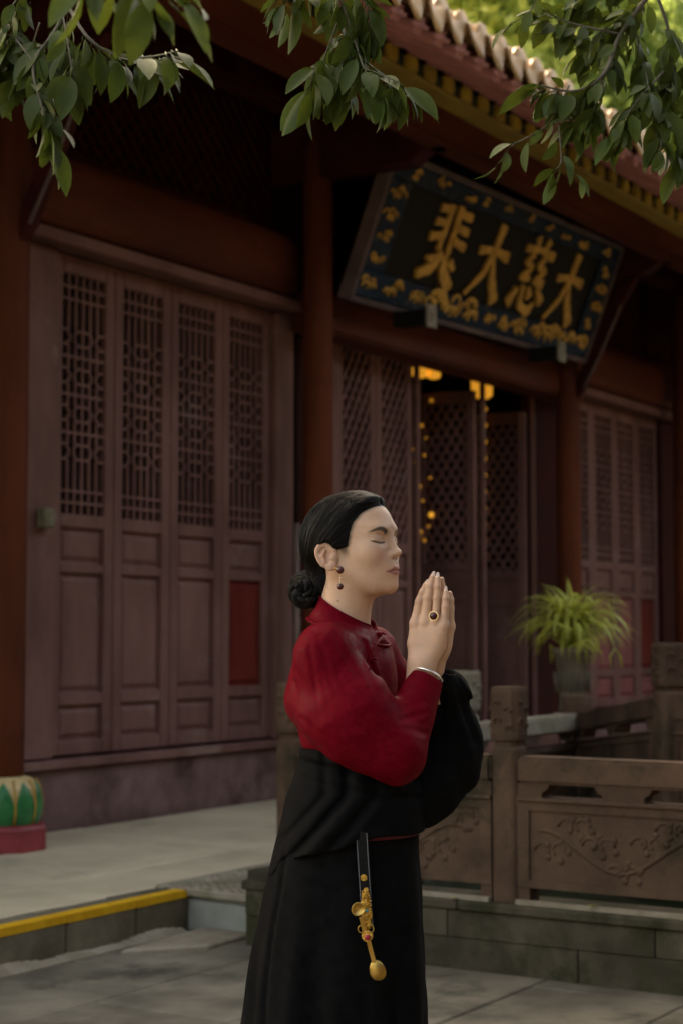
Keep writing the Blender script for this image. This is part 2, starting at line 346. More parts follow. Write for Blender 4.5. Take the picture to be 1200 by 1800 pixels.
# ---- door leaves
def lattice_bars(q, w_, z0, z1, y):
    """the octagon-and-bar fretwork of the side bays; x from 0 to w_"""
    H = z1 - z0; t, dp = .0165, .024
    Z = lambda f: z1 - f * H
    bands = [.265, .425, .582, .742]; bh = .031
    hor = [.052, .104, .345, .503, .662, .905, .953]
    for f in hor: q.box(0, w_, y, y + dp, Z(f) - t / 2, Z(f) + t / 2)
    n = 6
    seg = [(0.0, .235)] + [(bands[i] + bh, bands[i + 1] - bh) for i in range(3)] + [(bands[3] + bh, 1.0)]
    for k in range(1, n):
        x = w_ * k / n
        for a, b_ in seg: q.box(x - t / 2, x + t / 2, y + .002, y + dp - .002, Z(b_), Z(a))
    for f in bands:
        zc = Z(f); r = bh * H; cut = w_ / 9
        cs = [(w_ * .5, w_ * .19)]
        for cx, hw in cs:
            o = [(cx - hw + .02, zc + r), (cx + hw - .02, zc + r), (cx + hw, zc + r * .4), (cx + hw, zc - r * .4), (cx + hw - .02, zc - r), (cx - hw + .02, zc - r), (cx - hw, zc - r * .4), (cx - hw, zc + r * .4)]
            for p, p2 in zip(o, o[1:] + o[:1]): q.bar((p[0], y + dp / 2, p[1]), (p2[0], y + dp / 2, p2[1]), dp - .001, t, (0, 0, 1) if abs(p[0] - p2[0]) > .01 else (1, 0, 0))
        for s_ in (0, 1):
            e = w_ * s_; d_ = 1 - 2 * s_
            o = [(e, zc + r), (e + d_ * w_ * .13, zc + r), (e + d_ * w_ * .21, zc), (e + d_ * w_ * .13, zc - r), (e, zc - r)]
            for p, p2 in zip(o, o[1:]): q.bar((p[0], y + dp / 2, p[1]), (p2[0], y + dp / 2, p2[1]), dp - .002, t, (0, 0, 1))
            q.box(e + d_ * w_ * .215 - t / 2, e + d_ * w_ * .215 + t / 2, y, y + dp, zc - r * .3, zc + r * .3) if 0 else None
        q.box(w_ * .5 - t / 2, w_ * .5 + t / 2, y + .003, y + dp - .003, zc - r, zc + r)
def diamond_bars(q, w_, z0, z1, y):
    H = z1 - z0; stp = .155; t = .027; sl = 1.55     # steep diagonals one way, shallow level bars the other
    k = 0; c = -w_ * sl
    while c < H:
        a0 = max(0, -c / sl); a1 = min(w_, (H - c) / sl)
        if a1 > a0: q.bar((a0, y, z0 + c + sl * a0), (a1, y, z0 + c + sl * a1), t, .02, (0, 1, 0))
        a0 = max(0, (-c) / sl); a1 = min(w_, (H - c) / sl)
        if a1 > a0: q.bar((w_ - a0, y + .021, z0 + c + sl * a0), (w_ - a1, y + .021, z0 + c + sl * a1), t, .02, (0, 1, 0))
        c += stp
MESH = {}
def door_leaf(x, y, wd, kind, rz=0, redpanel=False, pink=False, back=True, name='door_leaf', backing='lattice_back'):
    """a leaf hinged at x, y; its face looks to -Y when rz is 0"""
    o = thing(name, None, None, (x, y, 0), rz); o.parent = hall
    z0, z1 = .615, 3.695; s_ = .0875; th = .055
    key = (round(wd, 3), kind)
    if key not in MESH:
        f = MB()
        f.box(.003, s_, 0, th, z0, z1); f.box(wd - s_, wd - .003, 0, th, z0, z1)
        for a, b_ in ((z0, .70), (.916, .99), (1.726, 1.786), (2.006, 2.09), (3.58, z1)): f.box(s_, wd - s_, .002, th, a, b_)
        fr = f.mesh('leaf_frame', bevel=.007)
        q = MB(); (lattice_bars if kind == 'fret' else diamond_bars)(q, wd - 2 * s_, 2.09, 3.58, .012)
        lt = q.mesh('lattice')
        pn = []
        for a, b_ in ((.70, .916), (.99, 1.726), (1.786, 2.006)):
            p = MB(); X0, X1 = s_, wd - s_; i1, i2 = .016, .042
            rings = [((X0, X1, a, b_), .034), ((X0 + i1, X1 - i1, a + i1, b_ - i1), .036), ((X0 + i2, X1 - i2, a + i2, b_ - i2), .020), ((X0 + i2 + .006, X1 - i2 - .006, a + i2 + .006, b_ - i2 - .006), .017)]
            vs = []
            for (u0, u1, v0, v1), yy_ in rings: vs += [(u0, yy_, v0), (u1, yy_, v0), (u1, yy_, v1), (u0, yy_, v1)]
            fs = [(4 * i + k, 4 * i + (k + 1) % 4, 4 * i + 4 + (k + 1) % 4, 4 * i + 4 + k) for i in range(3) for k in range(4)] + [(12, 13, 14, 15)]
            p.add(vs, fs); p.add([(X0, .045, a), (X1, .045, a), (X1, .045, b_), (X0, .045, b_)], [(3, 2, 1, 0)])
            pn.append(p.mesh('panel'))
        bk = MB(); bk.box(s_ - .01, wd - s_ + .01, .05, .054, 2.08, 3.585)
        MESH[key] = (fr, lt, pn, bk.mesh('backing'))
    fr, lt, pn, bk = MESH[key]
    obj('leaf_frame', fr, M['door'], o); obj('lattice', lt, M['door'], o).location = (s_, 0, 0)
    for i, p in enumerate(pn):
        if redpanel and i == 1: p = p.copy(); p.materials.clear(); q = obj('panel', p, M['door_red'], o); q['label'] = 'panel repainted bright red'
        elif pink and i < 2: p = p.copy(); p.materials.clear(); q = obj('panel', p, M['door_pink'], o); q['label'] = 'panel in faded pinkish red'
        else: obj('panel', p, M['door'], o)
    if back: obj('backing', bk, M[backing], o)
    return o
for bx in (7.815, 15.30):
    for k in range(4): door_leaf(bx + k * .586, DY, .584, 'fret', redpanel=(k == 3), pink=(bx > 12))
for x0, x1 in ((7.30, 7.81), (10.165, 10.40), (15.02, 15.295), (17.65, 18.2)):
    b = MB(); b.box(x0, x1, DY - .045, DY + .1, .605, 3.70); b.build('door_jamb', M['redwood'] if x0 > 17 else M['door'], hall, bevel=.012)
b = MB(); b.box(7.62, 7.72, DY - .12, DY - .05, 1.98, 2.10); b.build('hinge_block', M['stone_lt'], hall, bevel=.012)
b = MB(); b.tube([(10.28, 6.80, .6), (10.28, 6.80, 2.15)], .020, 8); b.build('downpipe', M['pinkst'], hall)
# middle bay: two closed leaves, two folded inward, slim posts
for k in range(2): door_leaf(11.06 + k * .585, DY, .583, 'dia')
door_leaf(13.40, DY + .01, .60, 'dia', rz=R(90), back=False).scale = (1, 1, .95)
door_leaf(14.42, DY + .01, .60, 'dia', rz=R(90), back=False).scale = (1, 1, .93)
for x0, x1 in ((10.62, 11.055), (14.47, 14.99)):
    b = MB(); b.box(x0, x1, DY - .04, DY + .1, .42, 3.58); b.build('door_jamb', M['redwood'] if x0 > 14 else M['door'], hall, bevel=.012)
for xx in (12.235, 13.42, 14.44):
    b = MB(); b.box(xx, xx + .035, DY - .05, DY + .0, .42, 3.58); b.build('door_post', M['door'], hall, bevel=.008)
# low folded leaves seen below in the opening
# ---- lit lamps deep inside the hall
glow = emit('golden_lamp_glow', (1.0, .46, .06), .10); glow2 = emit('amber_bulb_glow', (1.0, .46, .06), .045); glow3 = emit('bright_bulb_glow', (1.0, .50, .07), .12)
def seen(px, py, X):
    a = at(px, py, 1); d_ = Vector((a.x, a.y, a.z - CAM_H)); return Vector((0, 0, CAM_H)) + d_ * (X / d_.x)
ln = thing('lamp_string', 'vertical string of amber bulbs hanging inside the dark doorway', 'lamp string', seen(850, 700, 14.33))
ln_o = ln.location.copy()
wire = MB(); wire.tube([seen(850, 640, 14.33) - ln_o, seen(849, 990, 14.33) - ln_o], .004, 5); wire.build('wire', M['dark'], ln)
for k in range(11):
    p = seen(851 - k * .25, 690 + k * 29, 14.33) - ln_o
    bb = MB(); bb.ball(p, .028, 10, 7); bb.build('bulb', glow2, ln)
lab = ['round golden ceiling lantern glowing at the top of the doorway', 'square golden lantern glowing above the inner door leaf']
for i, (px, py, ww, hh) in enumerate(((738, 655, .13, .05), (846, 682, .085, .10))):
    c = seen(px, py, (13.28, 14.3)[i]); t_ = thing('hanging_lantern', lab[i], 'lantern', c)
    for s_ in ((-1, 0, 1) if i == 0 else (-.5, .5)):
        bb = MB(); bb.lathe([(.02, -hh), (.06, -hh * .7), (.065, hh * .6), (.03, hh)], 12, (s_ * ww * .9, -s_ * ww * .55, 0)); bb.build('lamp_glass', glow, t_)
    bb = MB(); bb.tube([(0, 0, hh), (0, 0, 5.2 - c.z)], .006, 6); bb.box(-ww, ww, -.012, .012, hh, hh + .02); bb.build('hanger', M['dark'], t_)
vt = thing('votive_lights', 'scattered amber votive lights behind the diamond lattice leaf', 'lights', seen(740, 850, 13.31)); vo = vt.location.copy()
for px, py, s_ in ((733, 855, 1.3), (757, 905, 1.1), (735, 945, .8), (728, 812, .7), (757, 704, .8), (740, 748, .8), (726, 790, .6), (745, 800, .6), (755, 840, .6), (738, 935, .9), (745, 950, .7), (752, 925, .6), (730, 700, .6), (742, 880, .6), (728, 760, .6), (748, 770, .5)):
    bb = MB(); bb.ball(seen(px, py, 13.31) - vo, .024 * s_, 8, 6); bb.build('bulb', glow3 if s_ > 1 else glow2, vt)
bb = MB()
for xx in (-.25, 0, .25): bb.tube([(xx * .8, -xx * .3, -1.2), (xx * .8, -xx * .3, 1.2)], .005, 5)
bb.build('wire_rack', M['dark'], vt)

# ---- eaves and roof
roof = MB()
ez, ey, sl = 4.93, 4.62, .47
roof.hexa([(2.5, ey, ez - .06), (2.5, ey, ez), (2.5, 11, ez + sl * 6.38 - .2), (2.5, 11, ez + sl * 6.38), (27, ey, ez - .06), (27, ey, ez), (27, 11, ez + sl * 6.38 - .2), (27, 11, ez + sl * 6.38)])
roof.hexa([(2.5, 11.01, ez + sl * 6.38 - .2), (2.5, 11.01, ez + sl * 6.38), (2.5, 17, ez + .2), (2.5, 17, ez + .3), (27, 11.01, ez + sl * 6.38 - .2), (27, 11.01, ez + sl * 6.38), (27, 17, ez + .2), (27, 17, ez + .3)])
rf = roof.build('roof', M['tile'], hall)
bl = MB(); bl.box(2.5, 27, ey + .045, ey + .085, ez - .085, ez - .062); bl.build('tilting_fillet', M['redwood'], rf)
PT = .25; nT = int((25.5 - 5.2) / PT)
m_cov = MB()
L_ = 1.1; nn = 10
for y0_, y1_ in ((0, L_),):
    for e in range(2):
        pass
vs_, fs_ = [], []
for i, t in enumerate((0, .02, L_)):
    for k in range(nn + 1):
        a = math.pi * k / nn; r_ = .075 if i else .060
        vs_.append((r_ * math.cos(a), t, r_ * math.sin(a) * 1.05 + sl * t))
fs_ = [(i * (nn + 1) + k, i * (nn + 1) + k + 1, (i + 1) * (nn + 1) + k + 1, (i + 1) * (nn + 1) + k) for i in range(2) for k in range(nn)]
m_cov.add(vs_, fs_, True)
m_cov.lathe([(.074, -.012), (.078, 0), (.078, .012), (.06, .018)], 14)
# turn the round end cap to face outwards
o_ = len(m_cov.v) - 56
m_cov.v = m_cov.v[:o_] + [(a, -.02 + c, b_ + .01) for a, b_, c in m_cov.v[o_:]]
me_cov = m_cov.mesh('cover_tile')
m_drp = MB(); prof = []
for k in range(9):
    s_ = -1 + 2 * k / 8; prof.append((s_ * .085, -.035 + .03 * s_ * s_ , -.165 * (1 - abs(s_) ** 1.6) ** .8 - .03 + .02 * s_ * s_))
vs_ = [(x, -.035, .0 + .03 * (x / .085) ** 2 - .02) for x, _, _ in prof] + [(x, -.055 - .03 * (1 - (x / .085) ** 2), z) for x, _, z in prof]
vs_ += [(x, y + .018, z) for x, y, z in vs_]
fs_ = [(k, k + 1, 10 + k, 9 + k) for k in range(8)] + [(18 + k, 27 + k, 28 + k, 19 + k) for k in range(8)] + [(9 + k, 10 + k, 28 + k, 27 + k) for k in range(8)]
vs_ += [(x, 1.0, z + sl * 1.0 + .04) for x, y, z in vs_[:9]]
fs_ += [(k, 36 + k, 37 + k, k + 1) for k in range(8)]
m_drp.add(vs_, fs_, True); me_drp = m_drp.mesh('drip_tile')
for k in range(nT):
    x = 5.2 + k * PT
    c = obj('cover_tile', me_cov, M['tile'], rf, (x, ey + random.uniform(-.008, .008), ez + .0)); c.rotation_euler = (0, random.uniform(-.05, .05), random.uniform(-.03, .03))
    c = obj('drip_tile', me_drp, M['tile'], rf, (x + PT / 2, ey + random.uniform(-.008, .008), ez + .015)); c.rotation_euler = (random.uniform(-.06, .06), random.uniform(-.06, .06), 0)
# flying rafters, rafter ends, fascia, soffit boards
fy0, fz0, fy1, fz1 = 4.625, 4.795, 5.32, 5.118
q = MB(); q.bar((0, fy0, fz0), (0, fy1, fz1), .15, .10); me_fr = q.mesh('flying_rafter', bevel=.04, seg=3)
q = MB(); q.box(-.065, .065, 5.265, 5.42, 4.935, 5.050); me_ye = q.mesh('rafter_end', bevel=.02)
q = MB(); q.box(-.056, .056, 5.30, 5.42, 4.936, 5.045); me_gr = q.mesh('rafter_gap_block', bevel=.01)
RP = .25
for k in range(int((24 - 5.2) / RP)):
    x = 5.3 + k * RP
    obj('flying_rafter', me_fr, M['rafter'], rf, (x, 0, 0)); obj('rafter_end', me_ye, M['yellow'], rf, (x, 0, 0)); obj('rafter_gap_block', me_gr, M['green'], rf, (x + RP / 2, 0, 0))
q = MB(); q.box(2.5, 27, 5.262, 5.44, 4.905, 4.932); q.build('yellow_fascia', pm('ochre_fascia', (.36, .25, .05), (.24, .16, .03), rough=.5), rf, bevel=.008)
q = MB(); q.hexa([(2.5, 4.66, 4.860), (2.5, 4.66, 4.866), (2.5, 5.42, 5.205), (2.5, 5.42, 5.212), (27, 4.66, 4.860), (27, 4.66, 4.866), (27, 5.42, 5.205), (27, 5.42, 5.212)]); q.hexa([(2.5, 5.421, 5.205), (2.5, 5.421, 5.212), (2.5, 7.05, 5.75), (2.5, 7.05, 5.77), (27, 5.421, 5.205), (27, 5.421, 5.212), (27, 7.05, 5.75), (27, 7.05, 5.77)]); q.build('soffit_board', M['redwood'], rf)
q = MB(); q.box(2.5, 27, 5.44, 5.66, 4.70, 4.98); q.build('eave_purlin', M['beam'], rf, bevel=.03, seg=2)
q = MB(); q.box(2.5, 27, 6.55, 6.75, 5.05, 5.35); q.build('wall_purlin', M['redwood'], rf, bevel=.03, seg=2)
q = MB(); q.bar((0, 5.5, 5.03), (0, 7.0, 5.60), .10, .09); me_r2 = q.mesh('rafter', bevel=.02)
for k in range(int((20 - 4) / .25)): obj('rafter', me_r2, M['redwood'], rf, (4 + k * .25, 0, 0))
# cantilever beams and braces at each column
for i, x in enumerate(COLX):
    b = MB(); P = [(6.95, 4.62), (5.78, 4.62), (5.66, 4.70), (5.52, 4.70), (5.46, 4.80), (5.48, 5.03), (6.95, 5.05)]
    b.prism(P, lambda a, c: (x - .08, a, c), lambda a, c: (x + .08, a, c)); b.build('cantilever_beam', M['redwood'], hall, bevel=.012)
    if i == 2: continue
    b = MB(); b.prism([(6.50, 3.50), (6.50, 3.68), (6.02, 4.615), (5.86, 4.615), (6.02, 4.36), (6.40, 3.62)], lambda a, c: (x - .04, a, c), lambda a, c: (x + .04, a, c)); b.build('brace', M['redwood'], hall, bevel=.012)
    b = MB(); b.tube([(x - .045, 6.40, 3.62), (x - .045, 6.25, 3.88), (x - .045, 6.02, 4.36)], .012, 6); b.build('brace_moulding', M['pedge'], hall)

# ------------------------------------------------------------------ name plaque
pq = thing('name_plaque', 'large dark blue plaque with four gold characters leaning over the doorway', 'plaque', (12.38, 6.40, 3.850))
pq.rotation_euler = (0, R(-1.4), 0)
W2, HH = 2.03, 1.03; tilt = math.atan2(.38, .94)
pt = lambda a, b_, c: (a, -b_ * math.sin(tilt) - c * math.cos(tilt), b_ * math.cos(tilt) - c * math.sin(tilt))   # a along, b up the board, c out of it
def pbox(q, a0, a1, b0, b1, c0, c1): q.hexa([pt(a, b_, c) for a in (a0, a1) for b_ in (b0, b1) for c in (c0, c1)])
q = MB(); pbox(q, -W2, W2, 0, HH, -.06, 0); q.build('backboard', M['board'], pq)
q = MB(); pbox(q, -1.70, 1.70, .24, .87, 0, .006); q.build('text_field', M['board'], pq)
for a0, a1, b0, b1 in ((-W2, W2, 0, .21), (-W2, W2, HH - .14, HH), (-W2, -1.72, .21, HH - .14), (1.72, W2, .21, HH - .14)):
    q = MB(); pbox(q, a0, a1, b0, b1, .001, .035); q.build('border_panel', M['pblue'], pq, bevel=.012)
for a0, a1, b0, b1 in ((-W2 - .03, W2 + .03, -.045, 0), (-W2 - .03, W2 + .03, HH, HH + .05), (-W2 - .045, -W2, -.045, HH + .05), (W2, W2 + .045, -.045, HH + .05)):
    q = MB(); pbox(q, a0, a1, b0, b1, -.07, .05); q.build('edge_moulding', M['pedge'], pq, bevel=.01)
STROKES = {
 'great': [([(.12, .60), (.5, .66), (.90, .62)], (.10, .075, .13)), ([(.55, 1.0), (.50, .66), (.38, .34), (.06, .02)], (.13, .10, .10, .04)), ([(.50, .58), (.64, .30), (.86, .02)], (.07, .12, .17))],
 'sorrow': [([(.40, 1.0), (.39, .70), (.36, .42)], (.10, .09, .08)), ([(.60, 1.02), (.61, .7), (.60, .40)], (.11, .09, .09)),
            ([(.14, .92), (.40, .94)], (.085, .08)), ([(.12, .75), (.40, .77)], (.085, .08)), ([(.08, .56), (.40, .62)], (.10, .08)),
            ([(.62, .93), (.90, .92)], (.08, .10)), ([(.62, .76), (.92, .74)], (.08, .10)), ([(.62, .60), (.94, .55)], (.08, .10)),
            ([(.45, .42), (.30, .20), (.02, .08)], (.12, .13, .10)), ([(.34, .34), (.14, .30)], (.08, .06)), ([(.52, .40), (.60, .20), (.84, .0)], (.10, .14, .18)), ([(.68, .34), (.82, .26)], (.10, .06))],
 'mercy': [([(.34, 1.03), (.40, .90)], (.12, .06)), ([(.68, 1.03), (.60, .90)], (.12, .06)), ([(.10, .83), (.5, .87), (.92, .83)], (.09, .075, .12)),
           ([(.36, .80), (.20, .66), (.40, .62), (.18, .44), (.42, .46)], (.09, .08, .09, .08, .07)), ([(.70, .80), (.56, .66), (.78, .62), (.56, .44), (.84, .45)], (.09, .08, .09, .08, .10)),
           ([(.16, .30), (.02, .06)], (.08, .15)), ([(.30, .36), (.36, .10), (.62, .03), (.74, .18)], (.07, .10, .12, .04)), ([(.46, .36), (.56, .22)], (.06, .13)), ([(.70, .38), (.92, .20)], (.06, .14))],
}
def strokemesh(q, pts, wid, ox, oy, s, c0, c1):
    P_ = [Vector((p[0] * s + ox, p[1] * s + oy)) for p in pts]
    # resample
    res = []; m = len(P_)
    for i in range(m - 1):
        for t in range(5): res.append((P_[i].lerp(P_[i + 1], t / 5), (wid[i] + (wid[i + 1] - wid[i]) * t / 5) * s))
    res.append((P_[-1], wid[-1] * s))
    L, Rr = [], []
    for i, (p, w_) in enumerate(res):
        d = (res[min(i + 1, len(res) - 1)][0] - res[max(i - 1, 0)][0]).normalized(); n = Vector((-d.y, d.x)); w_ *= 1 + .12 * math.sin(i * 2.3)
        L.append(p + n * w_ / 2); Rr.append(p - n * w_ / 2)
    vs = [pt(p.x, p.y, c1) for p in L] + [pt(p.x, p.y, c1) for p in Rr] + [pt(p.x, p.y, c0) for p in L] + [pt(p.x, p.y, c0) for p in Rr]
    k = len(L); fs = []
    for i in range(k - 1): fs += [(i, i + 1, k + i + 1, k + i), (i, 2 * k + i, 2 * k + i + 1, i + 1), (k + i, k + i + 1, 3 * k + i + 1, 3 * k + i)]
    fs += [(0, k, 3 * k, 2 * k), (k - 1, 3 * k - 1, 4 * k - 1, 2 * k - 1)]
    q.add(vs, fs)
CH = .60
for i, (nm, cx) in enumerate((('sorrow', -.98), ('great', -.20), ('mercy', .56), ('great', 1.26))):
    q = MB()
    for j, (pts, wid) in enumerate(STROKES[nm]): strokemesh(q, pts, [x * 1.12 for x in wid], cx - CH * .5 * 1.06, .225, CH * 1.06, .004, .022 + .0015 * j)
    q.build('character', M['gilt'], pq)
random.seed(21)
def curl(ox, oy, s, fl=1, n=14):
    pts = []
    for i in range(n):
        a = i / (n - 1) * 4.2; r_ = s * (1 - i / n * .8); pts.append((ox + fl * r_ * math.cos(a), oy + r_ * math.sin(a)))
    return pts
spots = []
for k in range(13): spots.append((-1.85 + k * .31 + random.uniform(-.06, .06), .10 + random.uniform(-.02, .02), random.choice((.12, .10, .07))))
for k in range(10): spots.append((-1.7 + k * .38 + random.uniform(-.1, .1), HH - .07 + random.uniform(-.02, .02), random.choice((.065, .05))))
for k in range(4):
    spots.append((-1.87 + random.uniform(-.04, .04), .30 + k * .16, .07)); spots.append((1.87 + random.uniform(-.04, .04), .30 + k * .16, .07))
for ox, oy, s_ in spots:
    q = MB(); fl = random.choice((-1, 1))
    for c in range(6 if s_ > .06 else 4):
        a = random.uniform(0, 6.28); cx, cy_ = ox + math.cos(a) * s_ * .95, oy + math.sin(a) * s_ * .40
        pts = curl(cx, cy_, s_ * random.uniform(.4, .8), random.choice((-1, 1)))
        q.tube([pt(p[0], p[1], .042) for p in pts], [s_ * .15 * (1 - i / 20) for i in range(len(pts))], 6)
    q.ball(pt(ox, oy, .036), s_ * .26, 8, 6); q.build('gilt_ornament', M['gilt'], pq)
for i, xx in enumerate((-1.38, .92)):
    q = MB(); q.box(xx - .075, xx + .075, -.30, -.02, -.17, -.055); bkt = q.build('support_block', M['board'], pq, bevel=.01)
    q = MB(); q.box(xx - .07, xx + .07, -.316, -.301, -.19, -.02); q.tube([(xx - .03, -.315, -.14), (xx + .03, -.315, -.11), (xx - .02, -.315, -.09)], .008, 5)
    q.build('carved_face', M['stone_lt'], bkt)
# ------------------------------------------------------------------ pond, balustrade, bridge, planter
pond = bpy.data.objects.new('pond', None); COL.objects.link(pond); tag(pond, kind='structure')
q = MB(); q.box(6.40, 14, -3, 4.3, .0, .10); q.build('water', M['water'], pond)
random.seed(5)
BX = 6.187
# base wall: two courses of stones plus coping
pw = thing('pond_wall', 'low mossy stone wall carrying the brown balustrade', 'stone wall', (BX, 3.0, 0))
def pst(x0, x1, y0, y1, z0, z1, mat, name, par, bev=.008): 
    b = MB(); j = random.uniform(-.004, .004); b.box(x0 + j - BX, x1 + j - BX, y0 - 3, y1 - 3, z0, z1); return b.build(name, mat, par, bevel=bev)
for z0, z1, off in ((-.02, .1262, 0), (.1275, .2365, .4)):
    y = 4.36
    while y > -.5:
        L2 = random.uniform(.75, 1.05) if y < 4.3 else .6 + off; pst(BX, BX + .26, max(y - L2, -.6) + .0012, y - .0012, z0, z1, M['mossy'], 'wall_stone', pw, .004); y -= L2
y = 4.38
while y > -.5:
    L2 = 1.07; pst(BX - .018, BX + .28, y - L2 + .003, y - .003, .238, .278, M['mossy'], 'coping_stone', pw); y -= L2
x = BX + .29
while x < 12:
    pst(x, x + 1.15, 4.28, 4.56, .02, .275, M['mossy'], 'wall_stone', pw); x += 1.16
# balustrade
bal = thing('stone_balustrade', 'carved brown stone balustrade with square posts around the pond', 'balustrade', (BX + .13, 3.1, .278))
BO = Vector((BX + .13, 3.1, .278))
def addb(q, name, mat=None, par=None, bevel=0, seg=1):
    q.v = [(a - BO.x, b_ - BO.y, c - BO.z) for a, b_, c in q.v]; return q.build(name, mat or M['stone'], par or bal, bevel, seg)
def post(x, y, zb, zt, w_=.15, rz=0, lt=False, parent=None, org=None):
    q = MB(); h = w_ / 2; hd = zt - .222
    ca, sa = math.cos(rz), math.sin(rz)
    def sq(r_, z, n=16):
        out = []
        for k in range(n):
            a = 2 * math.pi * (k + .5) / n; c, s_ = math.cos(a), math.sin(a); m_ = max(abs(c), abs(s_)); e = .12
            f = (1 - e) / m_ + e * 1.0
            px, py = c * r_ * f, s_ * r_ * f; out.append((x + px * ca - py * sa, y + px * sa + py * ca, z))
        return out
    n = 16
    def loft(lv):
        vs = [p for r_, z in lv for p in sq(r_, z)]; m_ = len(lv)
        return vs, [(i * n + k, i * n + (k + 1) % n, (i + 1) * n + (k + 1) % n, (i + 1) * n + k) for i in range(m_ - 1) for k in range(n)] + [tuple(range(n)), tuple((m_ - 1) * n + k for k in range(n))]
    q.add(*loft([(h, zb), (h, hd - .03), (h * .94, hd - .018)]))
    mt = M['stone_lt'] if lt else M['stone']
    p = addb(q, 'post', mt, bevel=.006) if parent is None else None
    q = MB(); q.add(*loft([(h * .82, hd - .02), (h * .82, hd), (h * 1.03, hd + .008), (h * 1.08, hd + .03), (h * 1.08, zt - .02), (h * 1.0, zt)]))
    # carved cloud scrolls around the head
    for f in range(4):
        a = rz + f * math.pi / 2; fx, fy = math.cos(a), math.sin(a); tx, ty = -fy, fx; d = h * 1.075
        for (u, v, s_, fl) in ((-.3, .35, .32, 1), (.35, .65, .3, -1), (-.2, .85, .2, -1), (.3, .2, .22, 1)):
            pts = curl(u * h * 1.5, hd + .03 + v * .15, s_ * h * 1.1, fl, 10)
            q.tube([(x + fx * d + tx * a2, y + fy * d + ty * a2, b2) for a2, b2 in pts], .0065, 5)
    addb(q, 'post_head', mt, p)
    return p
def panel_run(p0, p1, z0, z1, lift0=0, lift1=0, carve=True, lt=None):
    """rail, supports and carved panel between two posts (points in plan); lift adds a slope"""
    a, b_ = Vector(p0), Vector(p1); d = (b_ - a); Ln = d.length; d.normalize(); n = Vector((-d.y, d.x))
    def Pt(s_, t, z): l = lift0 + (lift1 - lift0) * s_ / Ln; c = a + d * s_ + n * t; return (c.x, c.y, z + l)
    def seg(q, s0, s1, t0, t1, za, zb): q.hexa([Pt(s, t, z) for s in (s0, s1) for t in (t0, t1) for z in (za, zb)])
    q = MB(); seg(q, 0, Ln, -.055, .055, .755, .862); r_ = addb(q, 'rail', lt or M['stone'], bevel=.012, seg=2)
    if lt is None:
        q = MB(); seg(q, .0, Ln, -.062, .062, .684, .70); addb(q, 'panel_ledge', M['stone'], bevel=.004)
    # cloud-shaped supports at the ends and the middle
    for c0, c1 in ((0, .14), (Ln / 2 - .12, Ln / 2 + .12), (Ln - .14, Ln)):
        q = MB()
        e0 = .0 if c0 == 0 else .035; e1 = .0 if c1 == Ln else .035
        prof = [(c0, .756), (c1, .756), (c1 - e1 * .3, .735), (c1 - e1, .72), (c1 - e1 * .9, .70), (c0 + e0 * .9, .70), (c0 + e0, .72), (c0 + e0 * .3, .735)]
        m_ = len(prof); q.add([Pt(s, -.045, z) for s, z in prof] + [Pt(s, .045, z) for s, z in prof], [tuple(range(m_)), tuple(reversed(range(m_, 2 * m_)))] + [(k, m_ + k, m_ + (k + 1) % m_, (k + 1) % m_) for k in range(m_)])
        addb(q, 'rail_support', M['stone'])
    q = MB(); seg(q, 0, Ln, -.04, .04, .345, .683); pn_ = addb(q, 'panel', M['stone'], bevel=.006)
    q = MB(); seg(q, 0, .05, -.045, .045, .279, .344); addb(q, 'panel_foot', M['stone']); q = MB(); seg(q, Ln - .05, Ln, -.045, .045, .279, .344); addb(q, 'panel_foot', M['stone'])
    q = MB(); seg(q, .0, Ln, -.075, -.047, .279, .297); addb(q, 'sill_strip', M['stone_lt'])
    q = MB(); seg(q, 0, Ln, -.05, -.041, .345, .375); seg(q, 0, Ln, -.05, -.041, .65, .683); seg(q, .0, .05, -.05, -.041, .375, .65); seg(q, Ln - .05, Ln, -.05, -.041, .375, .65); addb(q, 'panel_border', M['stone'], pn_)
    if carve:
        q = MB(); random.seed(int(Ln * 1000) + 3)
        path = [(s, .50 + .075 * math.sin(s * 9.5 + .6)) for s in np.linspace(.09, Ln - .09, 26)]
        q.tube([Pt(s, -.038, z) for s, z in path], .010, 6)
        for k in range(7):
            s = .14 + k * (Ln - .26) / 6.3; zc = .50 + .075 * math.sin(s * 9.5 + .6) + random.choice((-1, 1)) * .075; zc = min(max(zc, .425), .60)
            for fl in (1, -1): q.tube([Pt(a2, -.038, b2) for a2, b2 in curl(s + fl * .028, zc, .042, fl, 12)], .009, 6)
            for j in range(5):
                an = j * 1.257 + k; q.ball(Pt(s + .05 * math.cos(an) + .03, -.034, min(max(zc + .04 * math.sin(an), .40), .625)), .017, 8, 5)
        addb(q, 'relief_carving', M['stone'], pn_)
    return r_
FX = BX + .085
for yv in (4.17, 3.12, 2.10, 1.0): post(FX, yv, .274, 1.138, w_=.118)
for a, b_ in ((4.112, 3.179), (3.061, 2.158), (2.042, 1.058)): panel_run((FX, a), (FX, b_), 0, 0)
BY = 4.42
for xv in (8.33, 9.84): post(xv, BY, .274, 1.15 if xv < 9 else .97, lt=(xv < 9))
panel_run((FX + .07, 4.24), (8.26, BY), 0, 0, carve=False, lt=M['stone_lt']); panel_run((8.40, BY), (9.77, BY), 0, 0, carve=False, lt=M['stone_lt'])
post(8.12, 3.14, .30, 1.308, w_=.155, rz=R(42))
panel_run((9.78, 4.35), (8.18, 3.22), 0, 0, .0, .17, carve=False)
post(7.3, 2.2, .30, 1.36, w_=.155, rz=R(42)); panel_run((8.06, 3.06), (7.35, 2.26), 0, 0, .17, .22, carve=False)
br = thing('foot_bridge', 'humped stone footbridge deck crossing the pond behind the balustrade', 'bridge', (8.5, 3.2, .1))
